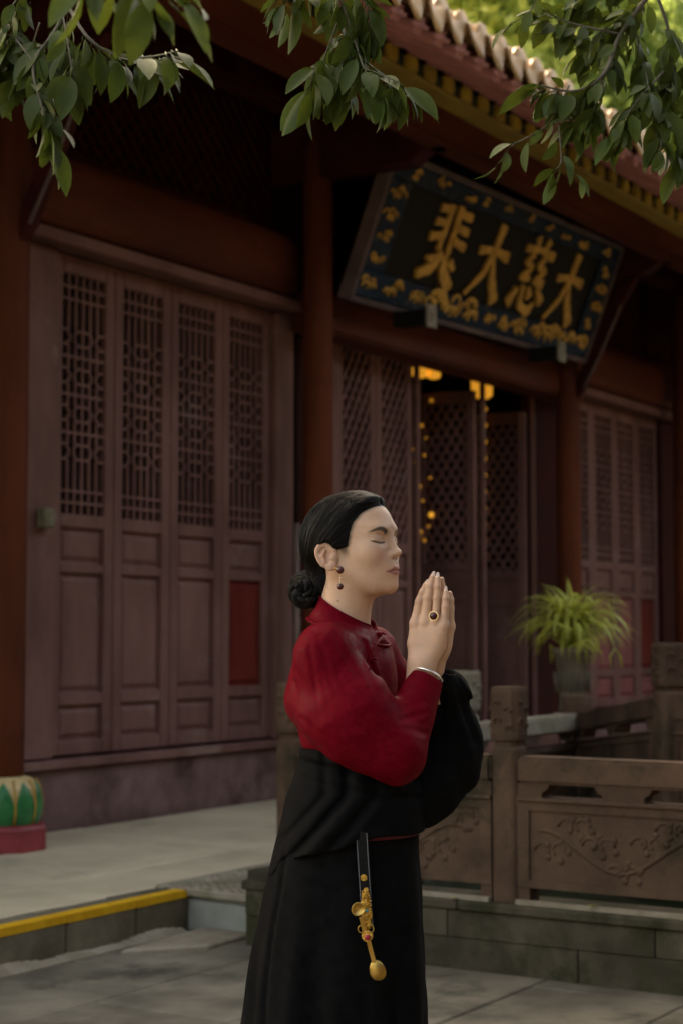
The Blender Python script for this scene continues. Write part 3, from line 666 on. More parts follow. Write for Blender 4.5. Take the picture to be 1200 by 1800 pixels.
q = MB(); sd = Vector((.7, -.7)); st = [(10.0, 4.55, .26), (9.1, 3.9, .34), (8.12, 3.14, .43), (7.3, 2.2, .47), (6.6, 1.3, .40)]
vs_ = []
for x, y, z in st:
    for t, dz in ((-.1, 0), (1.3, 0), (1.3, -.2), (-.1, -.2)): vs_.append((x + sd.x * t - 8.5, y + sd.y * t - 3.2, z + dz - .1))
fs_ = [(i * 4 + k, i * 4 + (k + 1) % 4, i * 4 + 4 + (k + 1) % 4, i * 4 + 4 + k) for i in range(4) for k in range(4)] + [(0, 1, 2, 3), (16, 17, 18, 19)]
q.add(vs_, fs_); q.build('deck', M['stone'], br)

# ------------------------------------------------------------------ planter with a spider plant
pl = thing('potted_plant', 'bushy yellow-green grass plant in a carved stone pot on a pedestal', 'potted plant', (10.3, 4.66, .178))
q = MB(); q.lathe([(.17, .0), (.17, .05), (.12, .09), (.085, .20), (.075, .34), (.085, .50), (.12, .60), (.14, .63), (.14, .66)], 8, (0, 0, 0), smooth=False); q.build('pedestal', M['pinkst'], pl, bevel=.006)
q = MB(); q.lathe([(.085, .66), (.095, .68), (.085, .72), (.098, .90), (.112, 1.035), (.135, 1.05), (.135, 1.085), (.11, 1.085), (.105, 1.05)], 20); pot_ = q.build('pot', M['pot'], pl)
q = MB()
for k in range(20):
    a = 2 * math.pi * k / 20; q.tube([(.106 * math.cos(a), .106 * math.sin(a), .80), (.122 * math.cos(a), .122 * math.sin(a), .93)], .007, 5)
q.build('pot_fluting', M['pot'], pot_)
q = MB(); q.lathe([(.01, 1.05), (.107, 1.055)], 16); q.build('soil', M['bark'], pot_)
random.seed(11)
def blade(length, width, bend, n=7):
    q = MB(); vs = []
    for i in range(n + 1):
        t = i / n; a = bend * t ** 1.4; x = 0; 
        vs.append(t)
    pts = []; p = Vector((0, 0, 0)); ang = 0
    for i in range(n + 1):
        t = i / n; pts.append((p.copy(), width * (math.sin(math.pi * min(.5 + t * .5, 1)) ** .6 + .02) * (.5 + .5 * min(1, t * 4))))
        ang = bend * t; p = p + Vector((math.sin(ang), 0, math.cos(ang))) * length / n
    vv = []
    for c, w_ in pts: vv += [c + Vector((0, -w_ / 2, .12 * w_)), c, c + Vector((0, w_ / 2, .12 * w_))]
    fs = [(3 * i + k, 3 * i + k + 1, 3 * i + 4 + k, 3 * i + 3 + k) for i in range(n) for k in range(2)]
    q.add(vv, fs, True); return q.mesh('blade')
bl_ = [blade(.56, .034, 2.1), blade(.50, .032, 1.5), blade(.44, .036, 2.4), blade(.50, .028, .9), blade(.60, .032, 2.6)]
for k in range(230):
    a = random.uniform(0, 6.283); i = random.choice((0, 0, 1, 2, 2, 2, 3, 4, 4)); lean = random.uniform(-.1, .8) if i != 3 else random.uniform(-.1, .5)
    o = obj('blade', bl_[i], M['grassy'], pl, (random.uniform(-.06, .06), random.uniform(-.06, .06), random.uniform(1.08, 1.20)), (0, lean, a)); s_ = random.uniform(.62, .98); o.scale = (s_, s_, s_)
q = MB()
for k in range(7):
    a = random.uniform(0, 6.283); r_ = random.uniform(.22, .34); z = random.uniform(1.08, 1.28)
    for j in range(5):
        b_ = a + random.uniform(-.5, .5); q.tube([(r_ * math.cos(a), r_ * math.sin(a), z), ((r_ + .03) * math.cos(b_), (r_ + .03) * math.sin(b_), z - .05), ((r_ + .04) * math.cos(b_), (r_ + .04) * math.sin(b_), z - .13)], [.004, .005, .001], 4)
tag(q.build('plantlets', M['grassy'], pl), kind='stuff')
random.seed(77)
lf = MB(); lf.add([(-.03, 0, .004), (0, -.013, .010), (.035, 0, .006), (0, .013, .010)], [(0, 1, 2, 3)]); lfm = lf.mesh('fallen_leaf')
lfmat = pm('fallen_leaf_pale', (.45, .45, .12), (.32, .30, .08), rough=.6)
for i, (x, y, z, a, lb) in enumerate(((FX - .09, 3.33, .28, .4, 'pale fallen leaf on the coping left of the big post'), (FX - .085, 2.72, .298, 2.2, 'pale fallen leaf on the sill below the carved panel'))):
    tag(obj('fallen_leaf', lfm if i == 0 else lfm.copy(), lfmat, None, (x, y, z), (.1, .1, a)), lb, 'leaf', 'fallen leaves')

# ------------------------------------------------------------------ trees
def leafmesh(Ln, wd, fold=.25, curve=.5, seed=0):
    q = MB(); n = 6; vs = []
    for i in range(n + 1):
        t = i / n; w_ = wd * (math.sin(math.pi * t ** .85) ** .8) * (.75 + .4 * t) if 0 < i < n else .0008
        z = -curve * Ln * t * t * .5
        vs += [(t * Ln, -w_ / 2, z + fold * w_ / 2), (t * Ln, 0, z), (t * Ln, w_ / 2, z + fold * w_ / 2)]
    fs = [(3 * i + k, 3 * i + k + 1, 3 * i + 4 + k, 3 * i + 3 + k) for i in range(n) for k in range(2)]
    q.add(vs, fs, True); q.tube([(-.018, 0, .003), (0, 0, 0)], .0012, 4); return q.mesh('leaf')
LV = [leafmesh(.080, .037, .3, .5), leafmesh(.070, .034, .15, .9), leafmesh(.088, .036, .45, .3), leafmesh(.062, .031, .2, .6)]
def leaf_cloud(c, rad, n, size, seed, clumps=40, shell=.55):
    """many small folded leaves gathered in clumps through an uneven crown volume: one mesh"""
    r = np.random.default_rng(seed); c = np.array(c); rad = np.array(rad)
    d = r.normal(size=(clumps, 3)); d /= np.linalg.norm(d, axis=1)[:, None]
    cc = c + d * rad * (shell + (1 - shell) * r.random((clumps, 1)) ** .5) * (.8 + .3 * r.random((clumps, 1)))
    k = r.integers(0, clumps, n); sp = rad.mean() * .22
    p = cc[k] + r.normal(size=(n, 3)) * sp * np.array([1, 1, .7]) * (.6 + .8 * r.random(clumps))[k][:, None]
    a = r.normal(size=(n, 3)); a[:, 2] -= .5; a /= np.linalg.norm(a, axis=1)[:, None]
    b = np.cross(a, r.normal(size=(n, 3))); b /= np.linalg.norm(b, axis=1)[:, None]
    L = size * (.7 + .6 * r.random((n, 1))); W = L * .38
    nn_ = np.cross(a, b)
    v = np.stack([p, p + a * L * .5 - b * W * .5 + nn_ * W * .15, p + a * L, p + a * L * .5 + b * W * .5 + nn_ * W * .15], 1).reshape(-1, 3)
    me = bpy.data.meshes.new('foliage'); me.vertices.add(4 * n); me.vertices.foreach_set('co', v.astype('f4').ravel())
    me.loops.add(4 * n); me.polygons.add(n); me.loops.foreach_set('vertex_index', np.arange(4 * n, dtype='i4'))
    me.polygons.foreach_set('loop_start', np.arange(0, 4 * n, 4, dtype='i4')); me.polygons.foreach_set('loop_total', np.full(n, 4, dtype='i4'))
    me.update(); me.validate(); return me
# the near tree: trunk to the right of the camera, crown overhead, three boughs that hang into view
tree = thing('overhanging_tree', 'leafy tree whose dark boughs hang in front of the temple', 'tree', (2.2, -2.6, 0)); TO = Vector((2.2, -2.6, 0))
q = MB(); q.tube([(0, 0, -.1), (.03, .05, 1.2), (.0, .2, 2.6), (.2, .6, 4.0), (.4, 1.2, 5.4)], [.28, .22, .19, .15, .08], 14); q.build('trunk', M['bark'], tree)
limbs = [[(0, .2, 2.6), (.0, 1.8, 4.2), (-.6, 3.6, 4.6), (-1.0, 5.0, 4.4)], [(.1, .3, 3.2), (1.0, 2.0, 4.6), (2.0, 4.2, 4.9)], [(.1, .3, 3.0), (1.4, 1.0, 4.7), (2.6, 2.6, 5.0)], [(.2, .6, 4.0), (-1.6, 1.2, 5.4), (-2.8, 2.0, 6.0)]]
for l in limbs:
    q = MB(); q.tube(l, list(np.linspace(.11, .03, len(l))), 9); q.build('limb', M['bark'], tree)
cr = obj('foliage', leaf_cloud((.4, 2.2, 5.9), (3.0, 3.0, 1.1), 16000, .13, 3, 90, .25), M['crown'], tree); cr['kind'] = 'stuff'
random.seed(31)
def bough(paths, dens, lsize, tip=True):
    """twigs given as lists of (x, y, d) measures; leaves set along them, each one its own piece"""
    bo = MB(); spots = []
    for path, r0, nl in paths:
        P_ = [at(*p) - TO for p in path]
        C = []
        for i in range(len(P_) - 1):
            p0 = P_[max(i - 1, 0)]; p1, p2 = P_[i], P_[i + 1]; p3 = P_[min(i + 2, len(P_) - 1)]
            for t in range(6):
                t /= 6; C.append(.5 * ((2 * p1) + (p2 - p0) * t + (2 * p0 - 5 * p1 + 4 * p2 - p3) * t * t + (3 * p1 - p0 - 3 * p2 + p3) * t ** 3))
        C.append(P_[-1]); m_ = len(C)
        bo.tube(C, [.62 * r0 * (1 - .75 * i / m_) for i in range(m_)], 6)
        for k in range(nl):
            t = (.25 + .75 * k / max(1, nl - 1)); i = min(int(t * (m_ - 1)), m_ - 2); p = C[i].lerp(C[i + 1], t * (m_ - 1) - i)
            tan = (C[i + 1] - C[i]).normalized(); spots.append((p, tan, k, nl))
    b_ = bo.build('bough', M['twig'], tree); xs_ = MB()
    for p, tan, k, nl in spots:
        side = tan.cross(Vector((0, 0, 1))); side = side.normalized() if side.length > .1 else Vector((1, 0, 0))
        ph = k * 2.4 + random.uniform(-.5, .5)
        rad = (side * math.cos(ph) + side.cross(tan) * math.sin(ph))
        dr = (tan * random.uniform(.35, .8) + rad * random.uniform(.35, .9) + Vector((0, 0, -random.uniform(.35, 1.0)))).normalized()
        if k >= nl - 2: dr = (tan + rad * .35 + Vector((0, 0, -.5))).normalized()
        z_ = (-dr.cross(Vector((random.uniform(-.6, .6), random.uniform(-.6, .6), 1)).cross(dr))).normalized()
        z_ = Vector((random.uniform(-.7, .7), random.uniform(-.9, .1), 1)); y_ = z_.cross(dr).normalized(); z_ = dr.cross(y_)
        s_ = lsize * random.uniform(.75, 1.25); mt_ = Matrix((dr, y_, z_)).transposed()
        o = obj('leaf', random.choice(LV), M['leaf'], b_); o.matrix_local = Matrix.Translation(p + dr * .016 * s_) @ mt_.to_4x4() @ Matrix.Scale(s_, 4)
        for e_ in range(dens):      # small leaves further back on the spray, too many to pick apart
            d2 = (dr + Vector((random.uniform(-.8, .8), random.uniform(-.8, .8), random.uniform(-.6, .5)))).normalized(); z2 = Vector((random.uniform(-.8, .8), random.uniform(-.9, .2), 1)); y2 = z2.cross(d2).normalized(); z2 = d2.cross(y2)
            mm = Matrix.Translation(p + _hd * random.uniform(0, .06) - tan * random.uniform(0, .03) + d2 * .016) @ Matrix((d2, y2, z2)).transposed().to_4x4() @ Matrix.Scale(s_ * random.uniform(.6, .95), 4)
            lm = random.choice(LV); xs_.add([mm @ v.co for v in lm.vertices], [tuple(f.vertices) for f in lm.polygons], True)
    if xs_.v: tag(xs_.build('leaf_mass', M['leaf'], b_), kind='stuff')
bough([([(90, -160, 3.3), (110, 20, 3.3), (60, 110, 3.25), (75, 190, 3.2), (85, 235, 3.2)], .008, 17),
       ([(105, -20, 3.3), (150, 60, 3.2), (200, 95, 3.2), (260, 100, 3.15), (310, 90, 3.1)], .006, 14),
       ([(60, 110, 3.25), (15, 60, 3.3), (-20, 90, 3.3)], .004, 7), ([(100, -60, 3.3), (30, 0, 3.3), (10, 50, 3.3), (0, 150, 3.35)], .004, 10),
       ([(110, 20, 3.3), (125, 110, 3.2), (130, 140, 3.2)], .003, 7), ([(70, 40, 3.25), (50, 100, 3.3), (30, 130, 3.3)], .003, 7)], 2, .98)
bough([([(150, -170, 2.5), (210, -60, 2.4), (250, -20, 2.35), (330, -5, 2.3)], .006, 9), ([(190, -90, 2.4), (150, -40, 2.4)], .004, 3)], 1, 1.0)
bough([([(560, -150, 3.8), (590, -30, 3.7), (620, 60, 3.7), (640, 120, 3.65), (670, 165, 3.6)], .007, 17),
       ([(600, 20, 3.7), (570, 100, 3.7), (555, 120, 3.65), (545, 150, 3.65)], .004, 8), ([(620, 60, 3.7), (600, 120, 3.7), (590, 160, 3.7)], .004, 9),
       ([(590, -30, 3.7), (520, -20, 3.7), (500, 5, 3.7)], .004, 6), ([(640, 120, 3.65), (690, 140, 3.6), (715, 160, 3.6)], .004, 7), ([(590, -60, 3.7), (640, 0, 3.7), (650, 50, 3.7)], .004, 8)], 2, 1.1)
bough([([(1260, -140, 4.6), (1150, -20, 4.5), (1090, 60, 4.5), (1060, 130, 4.4), (1010, 160, 4.4), (950, 150, 4.4)], .014, 24),
       ([(1150, -20, 4.5), (1180, 80, 4.5), (1170, 170, 4.5), (1160, 260, 4.4)], .008, 20), ([(1090, 60, 4.5), (1000, 40, 4.5), (960, 20, 4.5)], .006, 11),
       ([(1170, 120, 4.5), (1110, 190, 4.4), (1080, 240, 4.4)], .006, 12), ([(1060, 130, 4.4), (1040, 200, 4.4), (1010, 215, 4.4)], .005, 9), ([(1230, 40, 4.6), (1210, 180, 4.5), (1190, 280, 4.5)], .007, 15),
       ([(1150, -60, 4.6), (1060, -20, 4.6), (1010, 0, 4.6)], .006, 12), ([(1110, 30, 4.5), (1130, 110, 4.5), (1140, 160, 4.4)], .005, 11), ([(1200, -60, 4.7), (1120, 10, 4.7), (1050, 60, 4.7), (1030, 90, 4.7)], .006, 14)], 3, 1.05)
bough([([(1000, 150, 4.4), (960, 220, 4.4), (900, 255, 4.3), (880, 280, 4.3)], .004, 7), ([(980, 210, 4.4), (985, 280, 4.3), (975, 300, 4.3)], .003, 6), ([(985, 280, 4.3), (1015, 310, 4.3)], .002, 3)], 0, .80)
bough([([(960, -40, 4.4), (930, 20, 4.4), (900, 40, 4.4)], .004, 5)], 0, .8)
# trees beyond the roof
bt = [((28.0, 15.5), 13.0, (3.6, 3.0, 4.4), 'bgleaf2', 'pale sunny tree behind the roof beside the lilac wall'),
      ((32.5, 15.5), 13.5, (4.4, 3.4, 5.0), 'bgleaf', 'broad sunny tree behind the roof left of the hanging boughs'),
      ((38.0, 15.5), 13.0, (4.8, 3.6, 5.4), 'bgleaf2', 'big green tree behind the roof, half hidden by boughs'),
      ((45.0, 17.0), 13.0, (6.0, 4.6, 6.6), 'bgleaf', 'farthest green tree at the right edge above the roof')]
for i, ((x, y), zc, rad, mt_, lb) in enumerate(bt):
    t_ = thing('background_tree', lb, 'tree', (x, y, 0), group='trees behind the temple roof')
    q = MB(); q.tube([(0, 0, -.1), (.1, 0, zc * .4), (-.1, .1, zc * .75), (0, 0, zc + rad[2] * .5)], [.3, .22, .15, .04], 10); q.build('trunk', M['bark'], t_)
    q = MB()
    for k in range(7):
        a = k * .9; q.tube([(0, 0, zc * (.55 + .05 * k)), (rad[0] * .35 * math.cos(a), rad[1] * .35 * math.sin(a), zc * (.7 + .05 * k)), (rad[0] * .75 * math.cos(a), rad[1] * .75 * math.sin(a), zc * (.78 + .05 * k))], [.10, .06, .02], 7)
    q.build('limbs', M['bark'], t_)
    f_ = obj('crown', leaf_cloud((0, 0, zc), rad, 16000, .36, 50 + i, 80, .2), M[mt_], t_); f_['kind'] = 'stuff'
fb = thing('far_building', 'lilac-grey building wall just visible above the tiled roof edge', 'building', (39.2, 22, 0))
q = MB(); q.box(-4, 2.6, 0, 5, 0, 22); q.build('wall', M['farwall'], fb)
for k in range(4):
    q = MB(); q.box(-4 + k * 2.1, -3.85 + k * 2.1, -.12, -.002, 0, 22); q.build('pilaster', M['farwall'], fb)
q = MB(); q.box(-4.4, 3.0, -.5, 5.4, 22.0, 22.5); q.build('parapet', M['farwall'], fb)

# unseen tall trees added behind the hall to keep the court in shade
for i, (x, y, zc) in enumerate(((-2.5, 16.5, 19.5), (4.5, 16.0, 20.5), (11.5, 16.5, 20.0), (18.5, 16.0, 20.5))):
    t_ = thing('added_shade_tree', 'unseen tall tree added behind the temple hall to shade the court', 'tree', (x, y, 0), group='unseen trees added to shade the court')
    q = MB(); q.tube([(0, 0, -.1), (.15, 0, 7), (-.1, .1, 14), (0, 0, zc + 3)], [.45, .36, .26, .06], 10); q.build('trunk', M['bark'], t_)
    f_ = obj('crown', leaf_cloud((0, 0, zc), (4.4, 3.4, 4.0), 11000, .55, 90 + i, 80, .15), M['crown'], t_); f_['kind'] = 'stuff'
# two unseen dense trees added right of the view to block low sky light
for i, (x, y, lb) in enumerate(((31.0, -2.2, 'unseen dense tree added at the court end, away from the temple, to block low sky light'), (32.5, 3.2, 'unseen dense tree added at the court end beside the temple to block low sky light'))):
    t_ = thing('added_blocker_tree', lb, 'tree', (x, y, 0), group='unseen trees added to block low sky light')
    q = MB(); q.tube([(0, 0, -.1), (.1, 0, 3), (0, .1, 8)], [.3, .24, .08], 10); q.build('trunk', M['bark'], t_)
    f_ = obj('crown', leaf_cloud((0, 0, 5.6), (2.6, 3.4, 5.0), 9000, .5, 120 + i, 80, .1), M['crown'], t_); f_['kind'] = 'stuff'
# unseen hall added behind the camera to block low sky light from the facade
oh = thing('added_blocker_hall', 'unseen dark timber hall added behind the viewer to block low sky light', 'temple', (8, -9, 0))
q = MB(); q.box(-38, 36, -4, 0, -.02, 7.2); q.build('wall', M['darkwood'], oh)
for k in range(16):
    q = MB(); q.lathe([(.25, 0), (.24, 6.9)], 14, (-36 + k * 4.6, 1.6, 0)); q.build('column', M['darkwood'], oh)
q = MB(); q.hexa([(-40, 3.4, 6.6), (-40, 3.4, 6.8), (-40, -2.5, 11.0), (-40, -2.5, 11.2), (38, 3.4, 6.6), (38, 3.4, 6.8), (38, -2.5, 11.0), (38, -2.5, 11.2)]); q.hexa([(-40, -8, 7), (-40, -8, 7.2), (-40, -2.51, 11.0), (-40, -2.51, 11.2), (38, -8, 7), (38, -8, 7.2), (38, -2.51, 11.0), (38, -2.51, 11.2)]); q.build('roof', M['slate'], oh)
# ------------------------------------------------------------------ the woman in prayer: smooth implicit shapes meshed with surface nets
from mathutils.bvhtree import BVHTree
def smin(a, b, k):
    h = np.clip(.5 + .5 * (b - a) / k, 0, 1); return b + (a - b) * h - k * h * (1 - h)
def smax(a, b, k): return -smin(-a, -b, k)
def sm(e0, e1, x): t = np.clip((x - e0) / (e1 - e0), 0, 1); return t * t * (3 - 2 * t)
def ell(p, c, r):
    q = (p - np.array(c)) / np.array(r); k0 = np.linalg.norm(q, axis=1); k1 = np.linalg.norm(q / np.array(r), axis=1) + 1e-9
    return k0 * (k0 - 1) / k1
def cone(p, a, b, ra, rb):
    a = np.array(a); ba = np.array(b) - a; pa = p - a; h = np.clip(pa @ ba / (ba @ ba), 0, 1)
    return np.linalg.norm(pa - h[:, None] * ba, axis=1) - (ra + (rb - ra) * h)
def chain(p, pts, rad, k=.004):
    d = None
    for i in range(len(pts) - 1):
        e = cone(p, pts[i], pts[i + 1], rad[i], rad[i + 1]); d = e if d is None else smin(d, e, k)
    return d
def nets(f, lo, hi, h, B=6):
    """surface nets over the zero set of f"""
    lo = np.array(lo, float); nb = np.ceil((np.array(hi) - lo) / (h * B)).astype(int); n = nb * B + 1
    g = [lo[i] + (np.arange(nb[i]) + .5) * B * h for i in range(3)]
    cc = np.stack(np.meshgrid(*g, indexing='ij'), -1).reshape(-1, 3)
    dc = f(cc).reshape(nb); act = np.abs(dc) < 1.02 * B * h
    up_ = lambda a: a.repeat(B, 0).repeat(B, 1).repeat(B, 2)
    D = np.ones(n, 'f4'); D[:-1, :-1, :-1] = np.where(up_(dc) < 0, -1, 1)
    ma = up_(act); mk = np.zeros(n, bool)
    for a in (0, 1):
        for b in (0, 1):
            for c in (0, 1): mk[a:n[0] - 1 + a, b:n[1] - 1 + b, c:n[2] - 1 + c] |= ma
    idx = np.argwhere(mk); val = np.empty(len(idx), 'f4')
    for s in range(0, len(idx), 300000): val[s:s + 300000] = f(lo + idx[s:s + 300000] * h)
    D[mk] = val; S = D < 0
    cnt = sum(S[a:n[0] - 1 + a, b:n[1] - 1 + b, c:n[2] - 1 + c].astype('i1') for a in (0, 1) for b in (0, 1) for c in (0, 1))
    ce = np.argwhere((cnt > 0) & (cnt < 8)); vid = np.full(n - 1, -1, 'i4'); vid[tuple(ce.T)] = np.arange(len(ce))
    co = [(a, b, c) for a in (0, 1) for b in (0, 1) for c in (0, 1)]
    V = {o: D[ce[:, 0] + o[0], ce[:, 1] + o[1], ce[:, 2] + o[2]] for o in co}
    acc = np.zeros((len(ce), 3)); num = np.zeros(len(ce))
    for o in co:
        for ax in range(3):
            if o[ax]: continue
            o2 = list(o); o2[ax] = 1; o2 = tuple(o2); a, b = V[o], V[o2]; m = (a < 0) != (b < 0)
            t = np.where(m, a / np.where(m, a - b, 1), 0); q = np.tile(np.array(o, float), (len(ce), 1)); q[:, ax] += t
            acc += q * m[:, None]; num += m
    P = lo + (ce + acc / np.maximum(num, 1)[:, None]) * h
    F = []
    for ax in range(3):
        s0 = [slice(None)] * 3; s1 = [slice(None)] * 3; s0[ax] = slice(0, -1); s1[ax] = slice(1, None)
        e = np.argwhere(S[tuple(s0)] != S[tuple(s1)]); b1, b2 = (ax + 1) % 3, (ax + 2) % 3
        e = e[(e[:, b1] > 0) & (e[:, b2] > 0) & (e[:, b1] < n[b1] - 1) & (e[:, b2] < n[b2] - 1)]
        ng = S[tuple(e.T)]
        def cell(d1, d2): c = e.copy(); c[:, b1] -= d1; c[:, b2] -= d2; return vid[tuple(c.T)]
        q = np.stack([cell(1, 1), cell(0, 1), cell(0, 0), cell(1, 0)], 1); q[~ng] = q[~ng][:, ::-1]
        F.append(q[(q >= 0).all(1)])
    return P, np.concatenate(F)
def npmesh(name, P, F, smooth=True):
    me = bpy.data.meshes.new(name); me.vertices.add(len(P)); me.vertices.foreach_set('co', P.astype('f4').ravel())
    me.loops.add(F.size); me.polygons.add(len(F)); me.loops.foreach_set('vertex_index', F.astype('i4').ravel())
    me.polygons.foreach_set('loop_start', np.arange(0, F.size, 4, dtype='i4')); me.polygons.foreach_set('loop_total', np.full(len(F), 4, dtype='i4'))
    me.polygons.foreach_set('use_smooth', np.full(len(F), smooth)); me.update(); me.validate(); return me
def attr(me, name, col):
    a = me.color_attributes.new(name, 'FLOAT_COLOR', 'POINT'); c = np.ones((len(me.vertices), 4), 'f4'); c[:, :3] = col; a.data.foreach_set('color', c.ravel())

PD = 3.75; _o = at(620, 1000, PD)
person = thing('person', 'woman in red satin blouse and black wrapped robe with palms pressed together', 'person', (_o.x, _o.y, 0), YAW - R(90))
LAT0 = Vector((_o.x, _o.y, 0)).dot(_rt)
def L(px, py, y=0.0):
    """body-frame point (x to her front, y away, z up) for a measure on the figure"""
    p = at(px, py, PD + y); return np.array([p.dot(_rt) - LAT0, y, p.z])
# ---- head frame
HA = R(29); H0 = L(617.5, 983, 0)
HF = np.array([math.cos(HA), -math.sin(HA), 0]); HL = np.array([math.sin(HA), math.cos(HA), 0])
def toH(p): q = p - H0; return np.stack([q @ HF, q @ HL, q[:, 2]], 1)
def fromH(x, y, z): return H0 + HF * x + HL * y + np.array([0, 0, z])
def head_sdf(h):
    """h: points in head frame, x forward, y to her left, z up; symmetric"""
    y0 = h[:, 1]; s = h.copy(); s[:, 1] = np.abs(y0)
    d = ell(s, (-.006, 0, .052), (.090, .071, .083))
    d = smin(d, ell(s, (.034, 0, .068), (.060, .060, .060)), .03)          # forehead
    d = smin(d, ell(s, (.041, 0, .000), (.056, .059, .072)), .03)          # mid face
    d = smin(d, ell(s, (.055, 0, -.034), (.050, .044, .040)), .025)        # jaw
    d = smin(d, cone(s, (.000, .047, -.022), (.070, .022, -.058), .016, .014), .03)   # jaw line
    d = smin(d, ell(s, (.064, .040, .010), (.028, .022, .026)), .025)      # cheekbone
    d = smin(d, ell(s, (.0940, 0, -.060), (.0165, .020, .016)), .018)       # chin
    d = smin(d, ell(s, (.0805, 0, -.020), (.0265, .030, .028)), .02)         # muzzle
    d = smin(d, ell(s, (.0735, .023, .062), (.020, .028, .010)), .022)      # brow
    # eye: hollow, then the closed lid over the ball
    d = smax(d, -ell(s, (.1085, .034, .0425), (.021, .021, .0115)), .014)
    d = smin(d, ell(s, (.0765, .0345, .0385), (.0152, .0195, .0140)), .005)
    # nose
    d = smin(d, cone(s, (.0915, 0, .048), (.1085, 0, .015), .0068, .0082), .010)
    d = smin(d, ell(s, (.1118, 0, .0118), (.0108, .0088, .0080)), .006)
    d = smin(d, ell(s, (.0990, .0108, .0068), (.0098, .0060, .0072)), .005)
    d = smax(d, -ell(s, (.1050, .0066, -.0016), (.0042, .0026, .0022)), .002)  # nostril
    d = smax(d, -cone(s, (.0930, .0205, .013), (.0940, .0200, .000), .0008, .0012), .006)
    # lips
    d = smin(d, chain(s, [(.1072, 0, -.0208), (.1032, .013, -.0228), (.0892, .0275, -.0300)], [.0036, .0033, .0014]), .006)
    d = smin(d, chain(s, [(.1050, 0, -.0308), (.1018, .012, -.0308), (.0892, .0270, -.0308)], [.0046, .0042, .0014]), .006)
    d = smax(d, -chain(s, [(.1132, 0, -.0255), (.1087, .013, -.0264), (.0927, .0285, -.0308)], [.0012, .0012, .0010]), .0022)
    d = smax(d, -ell(s, (.1125, 0, -.0100), (.0040, .0028, .0055)), .006)   # philtrum
    # neck
    d = smin(d, cone(s, (-.014, 0, -.03), (-.028, 0, -.17), .047, .052), .03)
    d = smin(d, cone(s, (.006, 0, -.075), (-.008, 0, -.17), .037, .043), .03)
    # ear
    e = h.copy(); e[:, 1] = np.abs(y0); ex, ey, ez = e[:, 0] + .016, e[:, 1] - .0785, e[:, 2] - .004
    t = .24; xx = ex * math.cos(t) + ez * math.sin(t); zz = -ex * math.sin(t) + ez * math.cos(t); yy = ey + xx * .50
    E = np.stack([xx, yy, zz], 1); rx = .0195 * (1 + .22 * np.clip(zz / .03, -1, .6))
    rad = np.sqrt((xx / rx) ** 2 + (zz / .0315) ** 2)
    ear = smax((rad - 1) * .018, np.abs(yy) - .0042, .003)
    bowl_ = smin(ell(E, (.004, .004, -.003), (.0095, .0065, .0135)), ell(E, (-.004, .004, .012), (.0085, .0040, .0085)), .003)
    ear = smax(ear, -bowl_, .003)
    rim = np.sqrt(((rad - .90) * .018) ** 2 + (yy - .0035) ** 2) - .0032
    rim = smax(rim, -zz - .022 + np.where(xx > .008, .030, 0), .004)
    ear = smin(ear, rim, .003)
    ear = smin(ear, ell(E, (.0125, .002, -.007), (.0042, .0050, .0060)), .004)
    ear = smin(ear, chain(E, [(-.001, .0045, .0125), (-.0085, .0040, .002), (-.006, .0045, -.012)], [.0024] * 3), .004)
    ear = smin(ear, ell(E, (.006, .001, -.025), (.0085, .0050, .0080)), .006)
    ear = smin(ear, cone(E, (.012, -.010, .004), (.010, -.006, -.008), .010, .009), .008)
    return smin(d, ear, .004)
def body_skin(p): return head_sdf(toH(p))
P1, F1 = nets(body_skin, H0 + np.array([-.125, -.125, -.165]), H0 + np.array([.15, .125, .145]), .00145)
hh = toH(P1); ay = np.abs(hh[:, 1]); hx, hy, hz = hh.T
SK = np.array([.585, .370, .255])
col = np.tile(SK, (len(P1), 1))
def paint(m, c): 
    global col
    m = np.clip(m, 0, 1)[:, None]; col = col * (1 - m) + np.array(c) * m
front = sm(.035, .055, hx)
paint(.55 * front * np.exp(-((ay - .042) / .018) ** 2 - ((hz - .004) / .018) ** 2), (.60, .32, .25))             # cheek colour
paint(.35 * front * np.exp(-((ay - .034) / .016) ** 2 - ((hz - .047) / .008) ** 2), (.45, .25, .19))              # lids
lx = np.clip(ay / .0280, 0, 1); up_z = -.0170 + .0013 * np.exp(-((ay - .006) / .005) ** 2) - .0115 * lx ** 1.5; lo_z = -.0372 + .0075 * lx ** 2
paint(.9 * front * sm(.0290, .0260, ay) * sm(up_z + .0012, up_z - .0012, hz) * sm(lo_z - .0012, lo_z + .0012, hz), (.44, .155, .135))
paint(.75 * front * sm(.0300, .0270, ay) * sm(.0020, .0009, np.abs(hz + .0255 + .0046 * lx ** 1.4)), (.15, .05, .045))
bt_ = np.clip((ay - .019) / .040, 0, 1); bz = .0530 + .0105 * np.sin(np.pi * np.clip(bt_ * .80 + .05, 0, 1)) - .004 * bt_ ** 3; bw = .0046 * (1 - bt_ ** 2 * .75) + .0003
paint(.92 * front * sm(.0165, .021, ay) * sm(.0600, .054, ay) * sm(bw + .0014, bw - .0010, np.abs(hz - bz)), (.045, .034, .028))
lt_ = np.clip((ay - .0200) / .036, 0, 1); lz = .0345 - .0030 * np.sin(np.pi * lt_) + .001 * lt_
paint(.95 * front * sm(.0190, .0210, ay) * sm(.0580, .0540, ay) * sm(.0026, .0012, np.abs(hz - lz)), (.020, .014, .012))
paint(.45 * front * sm(.0190, .0210, ay) * sm(.0580, .0540, ay) * sm(.0016, .0004, np.abs(hz - lz - .0085 - .002 * np.sin(np.pi * lt_))), (.30, .16, .12))
paint(.5 * np.exp(-((ay - .0070) / .003) ** 2 - ((hz + .0016) / .0026) ** 2) * sm(.096, .100, hx), (.15, .06, .045))
paint(.30 * sm(.070, .078, ay) * (hx < .03), (.60, .32, .24))
